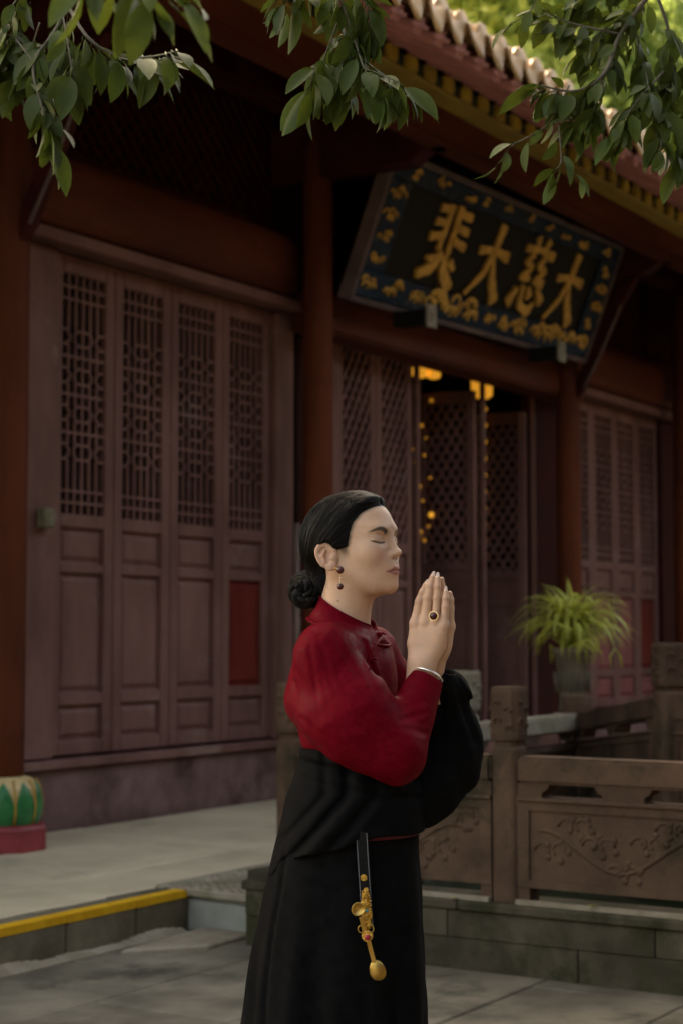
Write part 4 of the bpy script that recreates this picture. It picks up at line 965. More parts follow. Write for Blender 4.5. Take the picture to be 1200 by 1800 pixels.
paint(.75 * sm(.062, .066, ay) * sm(.036, .020, hx) * sm(.004, .014, hx) * sm(-.012, .014, hz) * sm(.05, .03, hz), (.03, .025, .022))
mole = np.exp(-(((P1 - L(594, 1056, -.05))[:, [0, 2]] / .0018) ** 2).sum(1)) * (hy < 0); paint(mole, (.08, .05, .04))
g_ = np.interp(hz, [-.2, -.075, -.03, -.004, .010, .024, .05, .075, .095, .110, .120, .135, .2], [-.06, -.055, -.045, -.040, -.030, .027, .034, .041, .054, .070, .085, .101, .14])
paint(.80 * sm(.010, -.003, hx - g_) * (hz > .012) * sm(.0725, .070, ay), (.02, .017, .015))
# ---- hands: frame with a = forward (index to little finger), b = up, c = away from the palms' plane
BA = R(22); BF = np.array([math.cos(BA), -math.sin(BA), 0]); BL = np.array([math.sin(BA), math.cos(BA), 0]); HO = L(757, 1103, -.075)
def hp(px, py, c): a = (px - 757) / 742; b = (1100 - py) / 800; return (a, b, c)
FING = [([hp(735, 1092, .014), hp(740, 1056, .0115), hp(745.5, 1040, .0095), hp(750, 1027, .0075)], [.0100, .0092, .0082, .0060]),
        ([hp(752, 1090, .0165), hp(755, 1050, .013), hp(758.5, 1030, .0105), hp(761.5, 1014, .0075)], [.0110, .0101, .0090, .0064]),
        ([hp(768.5, 1090, .016), hp(770, 1050, .0125), hp(770.5, 1031, .0105), hp(770, 1016, .0075)], [.0090, .0082, .0075, .0058]),
        ([hp(782, 1097, .014), hp(783.5, 1066, .011), hp(784, 1051, .0095), hp(783.5, 1040, .0075)], [.0092, .0084, .0075, .0055])]
def hand_sdf(q):
    """q: (a, b, |c|)"""
    d = None
    for pts, rad in FING:
        e = chain(q, pts, rad, .003)
        d = e if d is None else smin(d, e, .0014)
    pal = None
    for (px, py) in ((735, 1092), (752, 1090), (768.5, 1090), (782, 1097)):
        w_ = hp(737 + (px - 735) * .42, 1170, .021); e = cone(q, hp(px, py, .0145), w_, .0105, .0150); pal = e if pal is None else smin(pal, e, .014)
    pal = smin(pal, ell(q, hp(752, 1130, .013), (.030, .042, .013)), .015)
    for (px, py) in ((735, 1093), (752, 1089), (768, 1090), (781, 1097)): pal = smin(pal, ell(q, hp(px, py, .0180), (.0070, .0085, .0055)), .008)   # knuckles
    pal = smin(pal, ell(q, hp(771, 1122, .012), (.018, .034, .012)), .015)
    th = chain(q, [hp(741, 1165, .016), hp(731, 1128, .012), hp(733, 1095, .009), hp(739, 1068, .008)], [.016, .0125, .010, .008], .006)
    pal = smin(pal, th, .012)
    pal = smin(pal, chain(q, [hp(745, 1165, .0225), hp(742, 1195, .026), hp(735, 1235, .040)], [.0235, .0255, .031], .01), .02)
    d = smin(d, pal, .008); d = smin(d, ell(q, hp(760, 1068, .002), (.031, .043, .008)), .002)
    return smax(d, -(q[:, 2] - .0006), .0015)
def hands(p):
    r_ = p - HO; q = np.stack([r_ @ BF, r_[:, 2], -(r_ @ BL)], 1); q2 = q.copy(); q2[:, 2] = -q2[:, 2]
    q2[:, 0] -= .004 ; q2[:, 1] += .002
    return np.minimum(hand_sdf(q), hand_sdf(q2))
P2, F2 = nets(hands, L(690, 1240, -.075) + np.array([0, -.11, 0]), L(835, 1002, -.075) + np.array([0, .11, 0]), .0014)
r_ = P2 - HO; qa, qb, qc = r_ @ BF, r_[:, 2], -(r_ @ BL)
col2 = np.tile(SK * np.array([1.0, .97, .95]), (len(P2), 1))
for pts, rad in FING:        # knuckle creases a little redder
    for j, s_ in ((1, .0065), (2, .005)):
        m = .28 * np.exp(-(((qa - pts[j][0]) / .009) ** 2 + ((qb - pts[j][1]) / s_) ** 2)) * (qc > .008); col2 = col2 * (1 - m[:, None]) + np.array([.40, .20, .14]) * m[:, None]
# torso, hips and legs under the clothes so the body is one continuous figure
def core(p):
    d = chain(p, [L(606, 1095, .01), L(604, 1165, .01), L(612, 1300, .01), L(612, 1430, .01)], [.036, .050, .065, .09], .03)
    for sgn in (-1, 1):
        o_ = np.array([.058 * sgn, .155 * sgn, 0]); d = smin(d, cone(p, L(604, 1165, 0), L(612, 1165, 0) + o_ * .85, .040, .035), .02)
        d = smin(d, chain(p, [L(612, 1430, .01) + np.array([.03 * sgn, .075 * sgn, 0]), L(615, 1800, .01) + np.array([.02 * sgn, .07 * sgn, 0]), np.array([-.02 + .02 * sgn, .07 * sgn, .08])], [.075, .05, .035], .03), .05)
    d = smin(d, chain(p, [L(612, 1165, 0) + np.array([-.05, -.13, 0]), L(695, 1322, -.155), L(737, 1225, -.115)], [.03, .026, .026], .02), .02)
    d = smin(d, chain(p, [L(612, 1165, 0) + np.array([.05, .13, 0]), L(752, 1322, .13), L(770, 1225, .02)], [.03, .026, .026], .02), .02)
    return d
P3, F3 = nets(core, np.array([-.25, -.30, .03]), np.array([.32, .30, 1.50]), .008)
Pall = np.concatenate([P1, P2, P3]); Fall = np.concatenate([F1, F2 + len(P1), F3 + len(P1) + len(P2)]); Call = np.concatenate([col, col2, np.tile(SK, (len(P3), 1))])
me = npmesh('body', Pall, Fall); attr(me, 'tint', Call)
skin = bpy.data.materials.new('skin'); skin.use_nodes = True; t = skin.node_tree; b = t.nodes['Principled BSDF']
an = t.nodes.new('ShaderNodeVertexColor'); an.layer_name = 'tint'
nz = t.nodes.new('ShaderNodeTexNoise'); nz.inputs['Scale'].default_value = 90; nz.inputs['Detail'].default_value = 6; tc = t.nodes.new('ShaderNodeTexCoord'); t.links.new(tc.outputs['Object'], nz.inputs[0])
mr = t.nodes.new('ShaderNodeMapRange'); mr.inputs[3].default_value = .93; mr.inputs[4].default_value = 1.07; t.links.new(nz.outputs[0], mr.inputs[0])
hs = t.nodes.new('ShaderNodeHueSaturation'); t.links.new(an.outputs[0], hs.inputs['Color']); t.links.new(mr.outputs[0], hs.inputs['Value']); t.links.new(hs.outputs[0], b.inputs['Base Color'])
b.inputs['Roughness'].default_value = .46; b.inputs['Specular IOR Level'].default_value = .38
b.inputs['Subsurface Weight'].default_value = .22; b.inputs['Subsurface Radius'].default_value = (1, .35, .18); b.inputs['Subsurface Scale'].default_value = .006
bp = t.nodes.new('ShaderNodeBump'); bp.inputs['Strength'].default_value = .06; bp.inputs['Distance'].default_value = .002; n2 = t.nodes.new('ShaderNodeTexNoise'); n2.inputs['Scale'].default_value = 700; t.links.new(tc.outputs['Object'], n2.inputs[0]); t.links.new(n2.outputs[0], bp.inputs['Height']); t.links.new(bp.outputs[0], b.inputs['Normal'])
body = obj('body', me, skin, person)
# fingernails
nailm = pm('pearl_nail', (.66, .50, .44), (.58, .42, .36), rough=.22, scale=60, bump=0, spec=.6, coord='obj')
for sgn in (1,):
    for fi, (pts, rad) in enumerate(FING):
        tip = np.array(pts[3]); pr = np.array(pts[2]); dr = (tip - pr) / np.linalg.norm(tip - pr); c_ = tip + dr * .0045 + np.array([0, 0, rad[3] * .72])
        q = MB(); vs_ = []
        for i in range(7):
            t_ = i / 6; w_ = .0048 * (1 - .55 * t_ ** 3) * min(1, .65 + t_ * 2) * (rad[3] / .0058)
            for j in range(5):
                u = -1 + j / 2; pnt = c_ + dr * (-.0075 + t_ * .0165) + np.array([u * w_, 0, -abs(u) ** 2 * .0022 - .0035 * t_ * t_]); 
                if sgn < 0: pnt = pnt + np.array([.004, -.002, 0])
                vs_.append(HO + BF * pnt[0] + np.array([0, 0, pnt[1]]) - BL * pnt[2] * sgn)
        q.add(vs_, [(i * 5 + j, i * 5 + j + 1, i * 5 + 6 + j, i * 5 + 5 + j) for i in range(6) for j in range(4)], True)
        q.build('fingernail', nailm, body)
def Hpt(a, b_, c): return Vector(HO + BF * a + np.array([0, 0, b_]) - BL * c)
# ---- hair
def hair_sdf(p):
    h = toH(p); s = h.copy(); s[:, 1] = np.abs(h[:, 1])
    d = ell(s, (-.006, 0, .052), (.090, .071, .083)); d = smin(d, ell(s, (.034, 0, .068), (.060, .060, .060)), .03)
    d = smin(d, ell(s, (-.030, 0, .030), (.072, .070, .078)), .03)
    d = smin(d, ell(s, (.041, 0, .000), (.056, .059, .072)), .03)
    x, y, z = s.T
    g = np.interp(z, [-.2, -.075, -.03, -.004, .010, .024, .05, .075, .095, .110, .120, .135, .2], [-.06, -.055, -.045, -.040, -.030, .027, .034, .041, .054, .070, .085, .101, .14])
    g = g - .012 * sm(.035, .0, y) * sm(.09, .11, z) * 0
    hl = x - g
    th = .0125 * sm(-.002, -.035, hl) + .0008
    part = np.exp(-(h[:, 1] / .004) ** 2) * sm(.02, .06, x) * .0035
    be = np.arctan2(h[:, 2] + .06, h[:, 0] + .10) + h[:, 1] * 1.5
    groove = .0006 * np.sin(be * 34 + 2 * np.sin(be * 9)) + .0004 * np.sin(be * 71 + 1.0)
    d = d - th + part + groove * sm(.0, .02, -hl)
    d = smax(d, hl * .7, .003)
    d = smin(d, ell(s, (-.062, 0, -.042), (.042, .046, .050)), .02)          # gathered hair at the nape
    d = smax(d, -ell(s, (-.014, .090, .003), (.022, .019, .033)), .006)       # tucked behind the ear
    nape = h[:, 2] + .088 + (h[:, 0] + .05) * .3
    return smax(d, -nape, .01)
def bun_sdf(p):
    h = toH(p); d = ell(h, (-.100, .004, -.068), (.030, .036, .030))
    for k in range(8):
        a = k * .785 + .3; c = np.array([-.102 + .023 * math.cos(a), -.010 - .010 * math.cos(a * 2), -.068 + .024 * math.sin(a)])
        d = smin(d, ell(h, c, (.0190, .021, .0165)), .003)
    for c, r_ in (((-.088, -.036, -.056), .018), ((-.110, -.034, -.076), .019), ((-.084, -.034, -.088), .0165), ((-.122, -.016, -.060), .017), ((-.104, -.040, -.064), .014)):
        d = smin(d, ell(h, c, (r_, r_ * .9, r_ * .85)), .0025)
    x, y, z = h.T; ang = np.arctan2(z + .068, x + .102); rr = np.hypot(z + .068, x + .102)
    return d + .0006 * np.sin(rr * 900 + ang * 2 + y * 400) + .0004 * np.sin(rr * 1500 - ang * 3)
def hair_mat():
    m = bpy.data.materials.new('black_hair'); m.use_nodes = True; t = m.node_tree; b = t.nodes['Principled BSDF']
    a = t.nodes.new('ShaderNodeVertexColor'); a.layer_name = 'flow'
    n = t.nodes.new('ShaderNodeTexNoise'); n.inputs['Scale'].default_value = 1.0; n.inputs['Detail'].default_value = 8; n.inputs['Roughness'].default_value = .7
    t.links.new(a.outputs[0], n.inputs[0])
    r = t.nodes.new('ShaderNodeValToRGB'); r.color_ramp.elements[0].color = (.0025, .0024, .0026, 1); r.color_ramp.elements[1].color = (.010, .009, .009, 1); r.color_ramp.elements[0].position = .35; r.color_ramp.elements[1].position = .75
    t.links.new(n.outputs[0], r.inputs[0]); t.links.new(r.outputs[0], b.inputs['Base Color'])
    b.inputs['Roughness'].default_value = .42; b.inputs['Specular IOR Level'].default_value = .07
    bp = t.nodes.new('ShaderNodeBump'); bp.inputs['Strength'].default_value = .9; bp.inputs['Distance'].default_value = .002; t.links.new(n.outputs[0], bp.inputs['Height']); t.links.new(bp.outputs[0], b.inputs['Normal'])
    return m
hm = hair_mat(); hm2 = pm('hair_strand', (.012, .011, .011), (.005, .005, .005), rough=.36, spec=.14, bump=0, coord='obj')
Pq, Fq = nets(hair_sdf, H0 + np.array([-.135, -.12, -.115]), H0 + np.array([.13, .12, .165]), .0017)
hairme = npmesh('hair', Pq, Fq); h = toH(Pq)
phi = np.arctan2(h[:, 1], (h[:, 2] - .02) * .8 - h[:, 0] * .35)
be = np.arctan2(h[:, 2] + .06, h[:, 0] + .10) + h[:, 1] * 1.5
attr(hairme, 'flow', np.stack([be * 55, np.hypot(h[:, 2] + .06, h[:, 0] + .10) * 7, h[:, 1] * 8], 1)); hair = obj('hair', hairme, hm, person)
Pq, Fq = nets(bun_sdf, H0 + np.array([-.17, -.11, -.14]), H0 + np.array([-.02, .12, -.01]), .0015)
bme = npmesh('hair_bun', Pq, Fq); h = toH(Pq); rr = np.hypot(h[:, 2] + .068, h[:, 0] + .102); an_ = np.arctan2(h[:, 2] + .068, h[:, 0] + .102)
attr(bme, 'flow', np.stack([rr * 300 + an_, h[:, 1] * 60, an_ * .5], 1)); obj('hair_bun', bme, hm, hair)
q = MB(); random.seed(8)
bvH = BVHTree.FromPolygons([v.co.copy() for v in hairme.vertices], [tuple(f.vertices) for f in hairme.polygons])
for k in range(340):      # fine strands combed back over the head towards the bun
    be = random.uniform(-.05, 1.62); off = random.uniform(-.0003, .0013); side = -1 if random.random() < .82 else 1; pts = []
    r1 = random.uniform(.12, .26); r0_ = random.uniform(.045, .10)
    for t in np.linspace(1, 0, 13):
        rr = r0_ + (r1 - r0_) * t; bb = be + .02 * math.sin(rr * 30 + k); hx_, hz_ = -.10 + rr * math.cos(bb), -.06 + rr * math.sin(bb)
        o3 = Vector(fromH(hx_, .2 * side, hz_)); d3 = Vector(HL) * -side; loc, n_, i_, ds = bvH.ray_cast(o3, d3)
        if loc is None or (loc - o3).length > .2:
            if pts: break
            continue
        pts.append(loc + n_ * off)
    if len(pts) >= 4: q.tube(pts, [.00015] + [.0005] * (len(pts) - 3) + [.0003, .0001], 5)
bvK = BVHTree.FromPolygons([Vector(v) for v in P1], [tuple(int(i) for i in f) for f in F1])
for k in range(150):      # fine short hairs that soften the hairline
    be = random.uniform(.42, 1.45); pts = []; d3 = Vector(HL); last = None
    for rr in np.linspace(.26, .10, 60):
        hx_, hz_ = -.10 + rr * math.cos(be), -.06 + rr * math.sin(be); o3 = Vector(fromH(hx_, -.2, hz_))
        a_ = bvH.ray_cast(o3, d3)[0]; b_ = bvK.ray_cast(o3, d3)[0]
        if a_ is not None and (b_ is None or (a_ - o3).length < (b_ - o3).length): last = rr; break
    if last is None: continue
    for t in np.linspace(random.uniform(.004, .012), -.03, 6):
        rr = last + t; bb = be - t * random.uniform(0, 3); hx_, hz_ = -.10 + rr * math.cos(bb), -.06 + rr * math.sin(bb); o3 = Vector(fromH(hx_, -.2, hz_))
        a_, n1 = (bvH if t < 0 else bvK).ray_cast(o3, d3)[:2]
        if a_ is not None and (a_ - o3).length < .2: pts.append(a_ + n1 * .0006)
    if len(pts) > 3: q.tube(pts, [.00008, .00022] + [.0004] * (len(pts) - 2), 4)
tag(q.build('combed_strands', hm2, hair), kind='stuff')
for k in range(3):        # the bun's coil: three strands twisted together
    q = MB(); pts = []
    for t in np.linspace(0, 1, 70):
        a = t * 4 * math.pi * 1.15 + .6; rad_ = .036 * (1 - t * .62); lift = -.022 - .022 * t
        c = Vector(fromH(-.100 + rad_ * math.cos(a), lift, -.068 + rad_ * .95 * math.sin(a))); tw_ = t * 30 + k * 2.094
        rv = Vector(fromH(math.cos(a), 0, math.sin(a)) - H0); pts.append(c + (rv * math.cos(tw_) + Vector(HL) * math.sin(tw_)) * .0062)
    q.tube(pts, [.0085 * (1 - .25 * i / 70) for i in range(70)], 10); me_ = q.mesh('coil'); vv = np.array([v.co[:] for v in me_.vertices]); h = toH(vv)
    attr(me_, 'flow', np.stack([np.arctan2(h[:, 1] + .03, np.hypot(h[:, 0] + .1, h[:, 2] + .068) - .025) * 14, h[:, 0] * 90, h[:, 2] * 90], 1)); obj('bun_coil', me_, hm, hair)
random.seed(3); q = MB()
for k in range(14):      # loose strands at nape and temple
    if k < 8: p0 = fromH(-.045 + random.uniform(-.012, .012), -.058 + random.uniform(-.004, .006), -.045 + random.uniform(-.01, .01)); dv = np.array([random.uniform(-.004, .016), -.004, -random.uniform(.015, .035)])
    else: p0 = fromH(.034 + random.uniform(-.006, .01), -.062 + random.uniform(0, .004), random.uniform(.005, .085)); dv = np.array([random.uniform(.004, .012), 0, -random.uniform(.008, .022)])
    q.tube([p0, p0 + dv * .5 + np.array([.002, -.002, 0]), p0 + dv], [.00022, .00018, .00006], 4)
tag(q.build('loose_strands', hm, hair), kind='stuff')

# ---- red blouse
W = lambda p, s, o: np.sin(p[:, 0] * s + o + 1.7 * np.sin(p[:, 2] * s * .45 + o)) * np.sin(p[:, 2] * s * .8 - p[:, 1] * s * .5 + o * 1.3 + 1.2 * np.sin(p[:, 0] * s * .5))
SR = L(574, 1150, -.128); SL = L(652, 1146, .140); ER = L(697, 1322, -.165); EL = L(752, 1320, .15); CR = L(749, 1192, -.096)
def tw(p, c, yaw=BA):      # into a frame turned with the body
    q = p - c; return np.stack([q @ BF, q @ BL, q[:, 2]], 1)
GR = [((640, 1128), (664, 1205), -.13, .0055), ((664, 1205), (690, 1280), -.14, .0065)]
CRK = (682, 1272)      # crook of the elbow: sharp creases fan out from it
for k, (ex_, ey_, r_) in enumerate(((612, 1190, .0022), (600, 1232, .0026), (612, 1290, .0024), (640, 1330, .0026), (672, 1352, .0020), (705, 1350, .0024), (735, 1330, .0022), (748, 1290, .0018), (752, 1252, .0016), (640, 1210, .0020), (628, 1262, .0020))):
    GR.append(((CRK[0] + (ex_ - CRK[0]) * (.15 + .06 * (k % 3)), CRK[1] + (ey_ - CRK[1]) * (.15 + .06 * (k % 3))), (ex_, ey_), -.19, r_ * (.6 + .25 * (k % 3))))
for a_ in (((560, 1120), (600, 1250), -.19, .0022), ((545, 1140), (566, 1270), -.18, .0026), ((530, 1150), (540, 1275), -.14, .0026), ((586, 1115), (634, 1200), -.19, .0020), ((520, 1200), (548, 1295), -.12, .003), ((530, 1262), (600, 1312), -.17, .0028), ((690, 1150), (668, 1200), -.10, .0022), ((700, 1170), (690, 1250), -.11, .0022), ((676, 1135), (650, 1165), -.09, .0018)): GR.append(a_[:3] + (a_[3] * .55,))
GR = [(L(*a, y), L(*b_, y), r_) for a, b_, y, r_ in GR]
fdir = (CR - ER) / np.linalg.norm(CR - ER)
def blouse_sdf(p):
    c = tw(p, L(604, 1195, 0)); d = ell(c, (0, 0, -.012), (.112, .152, .150))
    c2 = tw(p, L(583, 1232, 0)); d = smin(d, ell(c2, (0, 0, 0), (.088, .150, .072)), .03)
    d = smin(d, cone(p, SR, SL, .055, .055), .045); d = smin(d, cone(p, L(608, 1132, 0), L(604, 1165, 0), .042, .078), .035)
    d = smin(d, ell(tw(p, L(612, 1300, 0)), (0, 0, 0), (.098, .130, .05)), .03)
    aR = chain(p, [SR, (SR + ER) / 2 + np.array([-.012, -.015, -.030]), ER], [.058, .080, .060], .04)
    aR = smin(aR, cone(p, ER, CR, .060, .036), .018)
    aR = smin(aR, chain(p, [L(566, 1262, -.15), L(630, 1305, -.18), L(690, 1326, -.19)], [.045, .046, .050], .03), .04)
    aR = smax(aR, (p - CR) @ fdir, .004); aR = smax(aR, -cone(p, CR - fdir * .03, CR + fdir * .05, .026, .036), .003)
    aL = chain(p, [SL, (SL + EL) / 2 + np.array([0, .02, -.02]), EL], [.056, .072, .05], .02)
    d = smin(d, aL, .02); kk = .008 + .040 * sm(.03, -.05, p[:, 0]); d = smin(d, aR, kk)
    for a, b_, r_ in GR:
        pf_ = p.copy(); pf_[:, 1] = a[1] + (p[:, 1] - a[1]) * .22; dd = cone(pf_, a, b_, 0, 0); dd = np.sqrt(np.maximum(dd ** 2 - 0, 0)); d = d + r_ * np.exp(-(dd / .0055) ** 2) - r_ * .55 * np.exp(-((dd - .0115) / .006) ** 2)
    t = sm(L(0, 1120, 0)[2], L(0, 1200, 0)[2], p[:, 2])
    d = d + .0012 * W(p, 36, .4) + .0007 * W(p, 95, 2.1) + .0014 * np.sin((p[:, 0] * .8 - p[:, 2] * .6) * 95 + 3 * np.sin(p[:, 2] * 17) + p[:, 1] * 20) * sm(1.16, 1.08, p[:, 2])
    # hem puff and neck hole
    nk = toH(p); d = smax(d, -cone(nk, (-.012, 0, -.05), (-.022, 0, -.150), .066, .056), .006)
    d = smax(d, -ell(tw(p, L(612, 1080, .005)), (0, 0, 0), (.088, .086, .050)), .004)
    return d
Pq, Fq = nets(blouse_sdf, np.array([-.20, -.33, .96]), np.array([.26, .30, 1.41]), .0024)
def satin():
    m = bpy.data.materials.new('red_satin'); m.use_nodes = True; t = m.node_tree; b = t.nodes['Principled BSDF']; N = t.nodes.new; K = t.links.new
    tc = N('ShaderNodeTexCoord'); mp = N('ShaderNodeMapping'); mp.inputs['Rotation'].default_value = (.3, .9, .2); K(tc.outputs['Object'], mp.inputs[0])
    v = N('ShaderNodeTexNoise'); v.inputs['Scale'].default_value = 30; v.inputs['Detail'].default_value = 3; v.inputs['Distortion'].default_value = 2.2; K(mp.outputs[0], v.inputs[0])
    r = N('ShaderNodeValToRGB'); r.color_ramp.elements[0].position = .47; r.color_ramp.elements[1].position = .56; K(v.outputs[0], r.inputs[0])     # brocade figure: shiny ground, matter flowers
    mx = N('ShaderNodeMix'); mx.data_type = 'RGBA'; K(r.outputs[0], mx.inputs[0]); mx.inputs[6].default_value = (.112, .0020, .0078, 1); mx.inputs[7].default_value = (.132, .0030, .0098, 1); K(mx.outputs[2], b.inputs['Base Color'])
    m2 = N('ShaderNodeMapRange'); m2.inputs[3].default_value = .46; m2.inputs[4].default_value = .62; K(r.outputs[0], m2.inputs[0]); K(m2.outputs[0], b.inputs['Roughness'])
    b.inputs['Specular IOR Level'].default_value = .035; b.inputs['Specular Tint'].default_value = (1, .42, .42, 1)
    n1 = N('ShaderNodeTexNoise'); n1.inputs['Scale'].default_value = 60; n1.inputs['Detail'].default_value = 4; n1.inputs['Distortion'].default_value = .6; K(mp.outputs[0], n1.inputs[0])
    bp = N('ShaderNodeBump'); bp.inputs['Strength'].default_value = .28; bp.inputs['Distance'].default_value = .004; K(n1.outputs[0], bp.inputs['Height'])
    wv = N('ShaderNodeTexWave'); wv.inputs['Scale'].default_value = 420; wv.inputs['Distortion'].default_value = .6; K(mp.outputs[0], wv.inputs[0])
    b2 = N('ShaderNodeBump'); b2.inputs['Strength'].default_value = .08; b2.inputs['Distance'].default_value = .001; K(wv.outputs[0], b2.inputs['Height']); K(bp.outputs[0], b2.inputs['Normal']); K(b2.outputs[0], b.inputs['Normal'])
    return m
sat = satin()
blouse = obj('blouse', npmesh('blouse', Pq, Fq), sat, person)
bvB = BVHTree.FromPolygons([Vector(v) for v in Pq], [tuple(int(i) for i in f) for f in Fq])
CAML = Vector((-LAT0, -PD, CAM_H))
def hit(bv, px, py, off=.002):
    a = Vector(L(px, py, 0)); d_ = (a - CAML).normalized(); loc, n_, i_, ds = bv.ray_cast(CAML, d_)
    return (loc + n_ * off, n_) if loc else (a, -d_)
# stand collar: tilted band round the neck
def collar():
    q = MB(); n = 48; ct = L(611.5, 1073, .008); cb = L(612.5, 1110, .004)
    def ring(c, ra, rb, ft, dz):
        out = []
        for k in range(n):
            a = 2 * math.pi * k / n + .001; f_ = (a + math.pi) % (2 * math.pi) - math.pi   # 0 = front
            v = c + (BF * ra * math.cos(a) + BL * rb * math.sin(a)); out.append(v + np.array([0, 0, -(ra * math.cos(a)) * math.tan(ft) - .010 * math.exp(-(f_ / .16) ** 2) * dz]))
        return out
    cm = (ct + cb) / 2; t1, t2 = R(29), R(19)
    rs = [ring(cb, .0905, .0915, t2, 0), ring(cm, .0725, .0720, R(24), 0), ring(ct, .0625, .0605, t1, 1), ring(ct + np.array([0, 0, .0012]), .0600, .0580, t1, 1), ring(cm, .0640, .0635, R(24), 0), ring(cb, .083, .084, t2, 0)]
    vs = [p for r_ in rs for p in r_]; m_ = len(rs)
    q.add(vs, [(i * n + k, i * n + (k + 1) % n, ((i + 1) % m_) * n + (k + 1) % n, ((i + 1) % m_) * n + k) for i in range(m_) for k in range(n)], True)
    c = q.build('collar', sat, blouse)
    q = MB(); q.tube([Vector(p) for p in rs[0]] + [Vector(rs[0][0])], .0032, 8, caps=False); q.build('collar_seam', sat, c)
    q = MB(); q.tube([Vector(p) for p in rs[2]] + [Vector(rs[2][0])], .0018, 6, caps=False); q.build('collar_piping', sat, c)
collar()
# knotted fastenings and the front edge
edge = [hit(bvB, *p, .001)[0] for p in ((667, 1121), (662, 1130), (655, 1141), (650, 1152), (647, 1164), (648, 1178))]
q = MB(); q.tube(edge, [.0022] * len(edge), 6); q.build('front_edge', sat, blouse)
for k, (px, py) in enumerate(((665, 1117), (649, 1160))):
    p, n_ = hit(bvB, px, py, .004); q = MB(); q.ball(p, .0052, 10, 7)
    for sgn in (-1, 1):
        q.tube([p + Vector((0, 0, .0)) , p + Vector((.005 * sgn, 0, .003)), p + Vector((.009 * sgn, .003, .001 * sgn)), p + Vector((.013 * sgn, .008, .0))], [.0026, .0024, .0022, .0015], 6)
    q.build('knot_button', sat, blouse)
# bracelet just above the cuff
q = MB(); bc = CR + fdir * .004; u_ = np.cross(fdir, [0, 0, 1.]); u_ /= np.linalg.norm(u_); v_ = np.cross(u_, fdir)
pts = [Vector(bc + (u_ * math.cos(a) * .0335 + v_ * math.sin(a) * .0335)) for a in np.linspace(0, 2 * math.pi, 40)]
q.tube(pts, .0026, 8, caps=False); q.build('bracelet', pm('polished_silver', (.86, .84, .80), (.75, .73, .70), rough=.2, metal=1, bump=0), person)
# ---- black robe: skirt, wrap, hanging sleeve
EY = [1300, 1345, 1400, 1450, 1500, 1560, 1650, 1730, 1800, 2000, 2220]; EL_ = [542, 533, 506, 494, 481, 468, 451, 440, 433, 420, 412]; ER_ = [720, 728, 735, 735, 737, 740, 744, 747, 750, 757, 762]
EZ = np.array([L(600, y, 0)[2] for y in EY]); EX0 = np.array([L(x, y, 0)[0] for x, y in zip(EL_, EY)]); EX1 = np.array([L(x, y, 0)[0] for x, y in zip(ER_, EY)])
EB = np.interp(EY, [1300, 1345, 1400, 1450, 1560, 1800, 2220], [.140, .150, .172, .186, .195, .205, .225])
od = EZ.argsort(); EZ, EX0, EX1, EB = EZ[od], EX0[od], EX1[od], EB[od]
def skirt_sdf(p, off=0, folds=1.0):
    x, y, z = p.T; a0, a1, bb = np.interp(z, EZ, EX0), np.interp(z, EZ, EX1), np.interp(z, EZ, EB)
    cx, aa = (a0 + a1) / 2, (a1 - a0) / 2 ; th = np.arctan2(y / bb, (x - cx) / aa); t = sm(.95, .35, z)
    r_ = np.sqrt(((x - cx) / aa) ** 2 + (y / bb) ** 2); n = 2.3
    r_ = (np.abs((x - cx) / aa) ** n + np.abs(y / bb) ** n) ** (1 / n)
    d = (r_ - 1) * np.minimum(aa, bb) * .95
    f = (.010 * np.sin(th * 7 + .6 + z * 2) + .007 * np.sin(th * 13 + 2 - z * 3)) * t + .002 * np.sin(th * 19 + z * 9) * t
    f = f + .0016 * W(p, 34, 1.1)
    pl = np.exp(-((th + 2.45 + (z - .6) * .12) / .05) ** 2) * .010 * sm(.98, .80, z)
    d = d + f * folds + pl * folds - off
    return np.maximum(np.maximum(d, z - EZ[-1]), .035 - z)
Pq, Fq = nets(lambda p: skirt_sdf(p), np.array([-.32, -.27, .02]), np.array([.25, .27, 1.15]), .0055)
robe_m = pm('black_wool', (.0072, .0072, .0075), (.0042, .0042, .0045), rough=.8, scale=40, bump=.2, bscale=900, spec=.03, coord='obj')
robe = obj('robe_skirt', npmesh('robe_skirt', Pq, Fq), robe_m, person)
WX = [470, 476, 500, 540, 620, 736, 760]; WY = [1556, 1544, 1512, 1484, 1464, 1452, 1450]
def wrap_sdf(p):
    x, y, z = p.T; pxx = x * 800 + 620; d = skirt_sdf(p, 0, .6) - .012 * sm(475, 560, pxx) - .002; zed = np.interp(pxx, WX, [L(600, v, 0)[2] for v in WY])
    # a broad soft fold sweeping from the hip up to the elbow
    fx = np.interp(z, [L(600, 1508, 0)[2], L(600, 1440, 0)[2], L(600, 1384, 0)[2]], [L(500, 1508, 0)[0], L(560, 1440, 0)[0], L(608, 1384, 0)[0]])
    d = d + (.010 * np.exp(-((x - fx) / .010) ** 2) - .007 * np.exp(-((x - fx - .028) / .018) ** 2) + .006 * np.exp(-((x - fx - .062) / .010) ** 2) - .004 * np.exp(-((x - fx - .085) / .016) ** 2) + .006 * np.exp(-((x - fx + .045) / .010) ** 2)) * (y < 0)
    f2 = z - (L(600, 1335, 0)[2] - .16 * (x + .1)); d = d + (.007 * np.exp(-(f2 / .008) ** 2) - .004 * np.exp(-((f2 - .018) / .012) ** 2) + .005 * np.exp(-((f2 + .035) / .008) ** 2)) * (y < 0)
    d = smax(d, zed - z + .006 * np.sin(x * 30), .006)
    return smax(d, z - L(600, 1304, 0)[2] - .010 * np.sin(x * 14), .008)
Pq, Fq = nets(wrap_sdf, np.array([-.30, -.27, .70]), np.array([.23, .27, 1.18]), .004)
wrap = obj('robe_wrap', npmesh('robe_wrap', Pq, Fq), robe_m, robe)
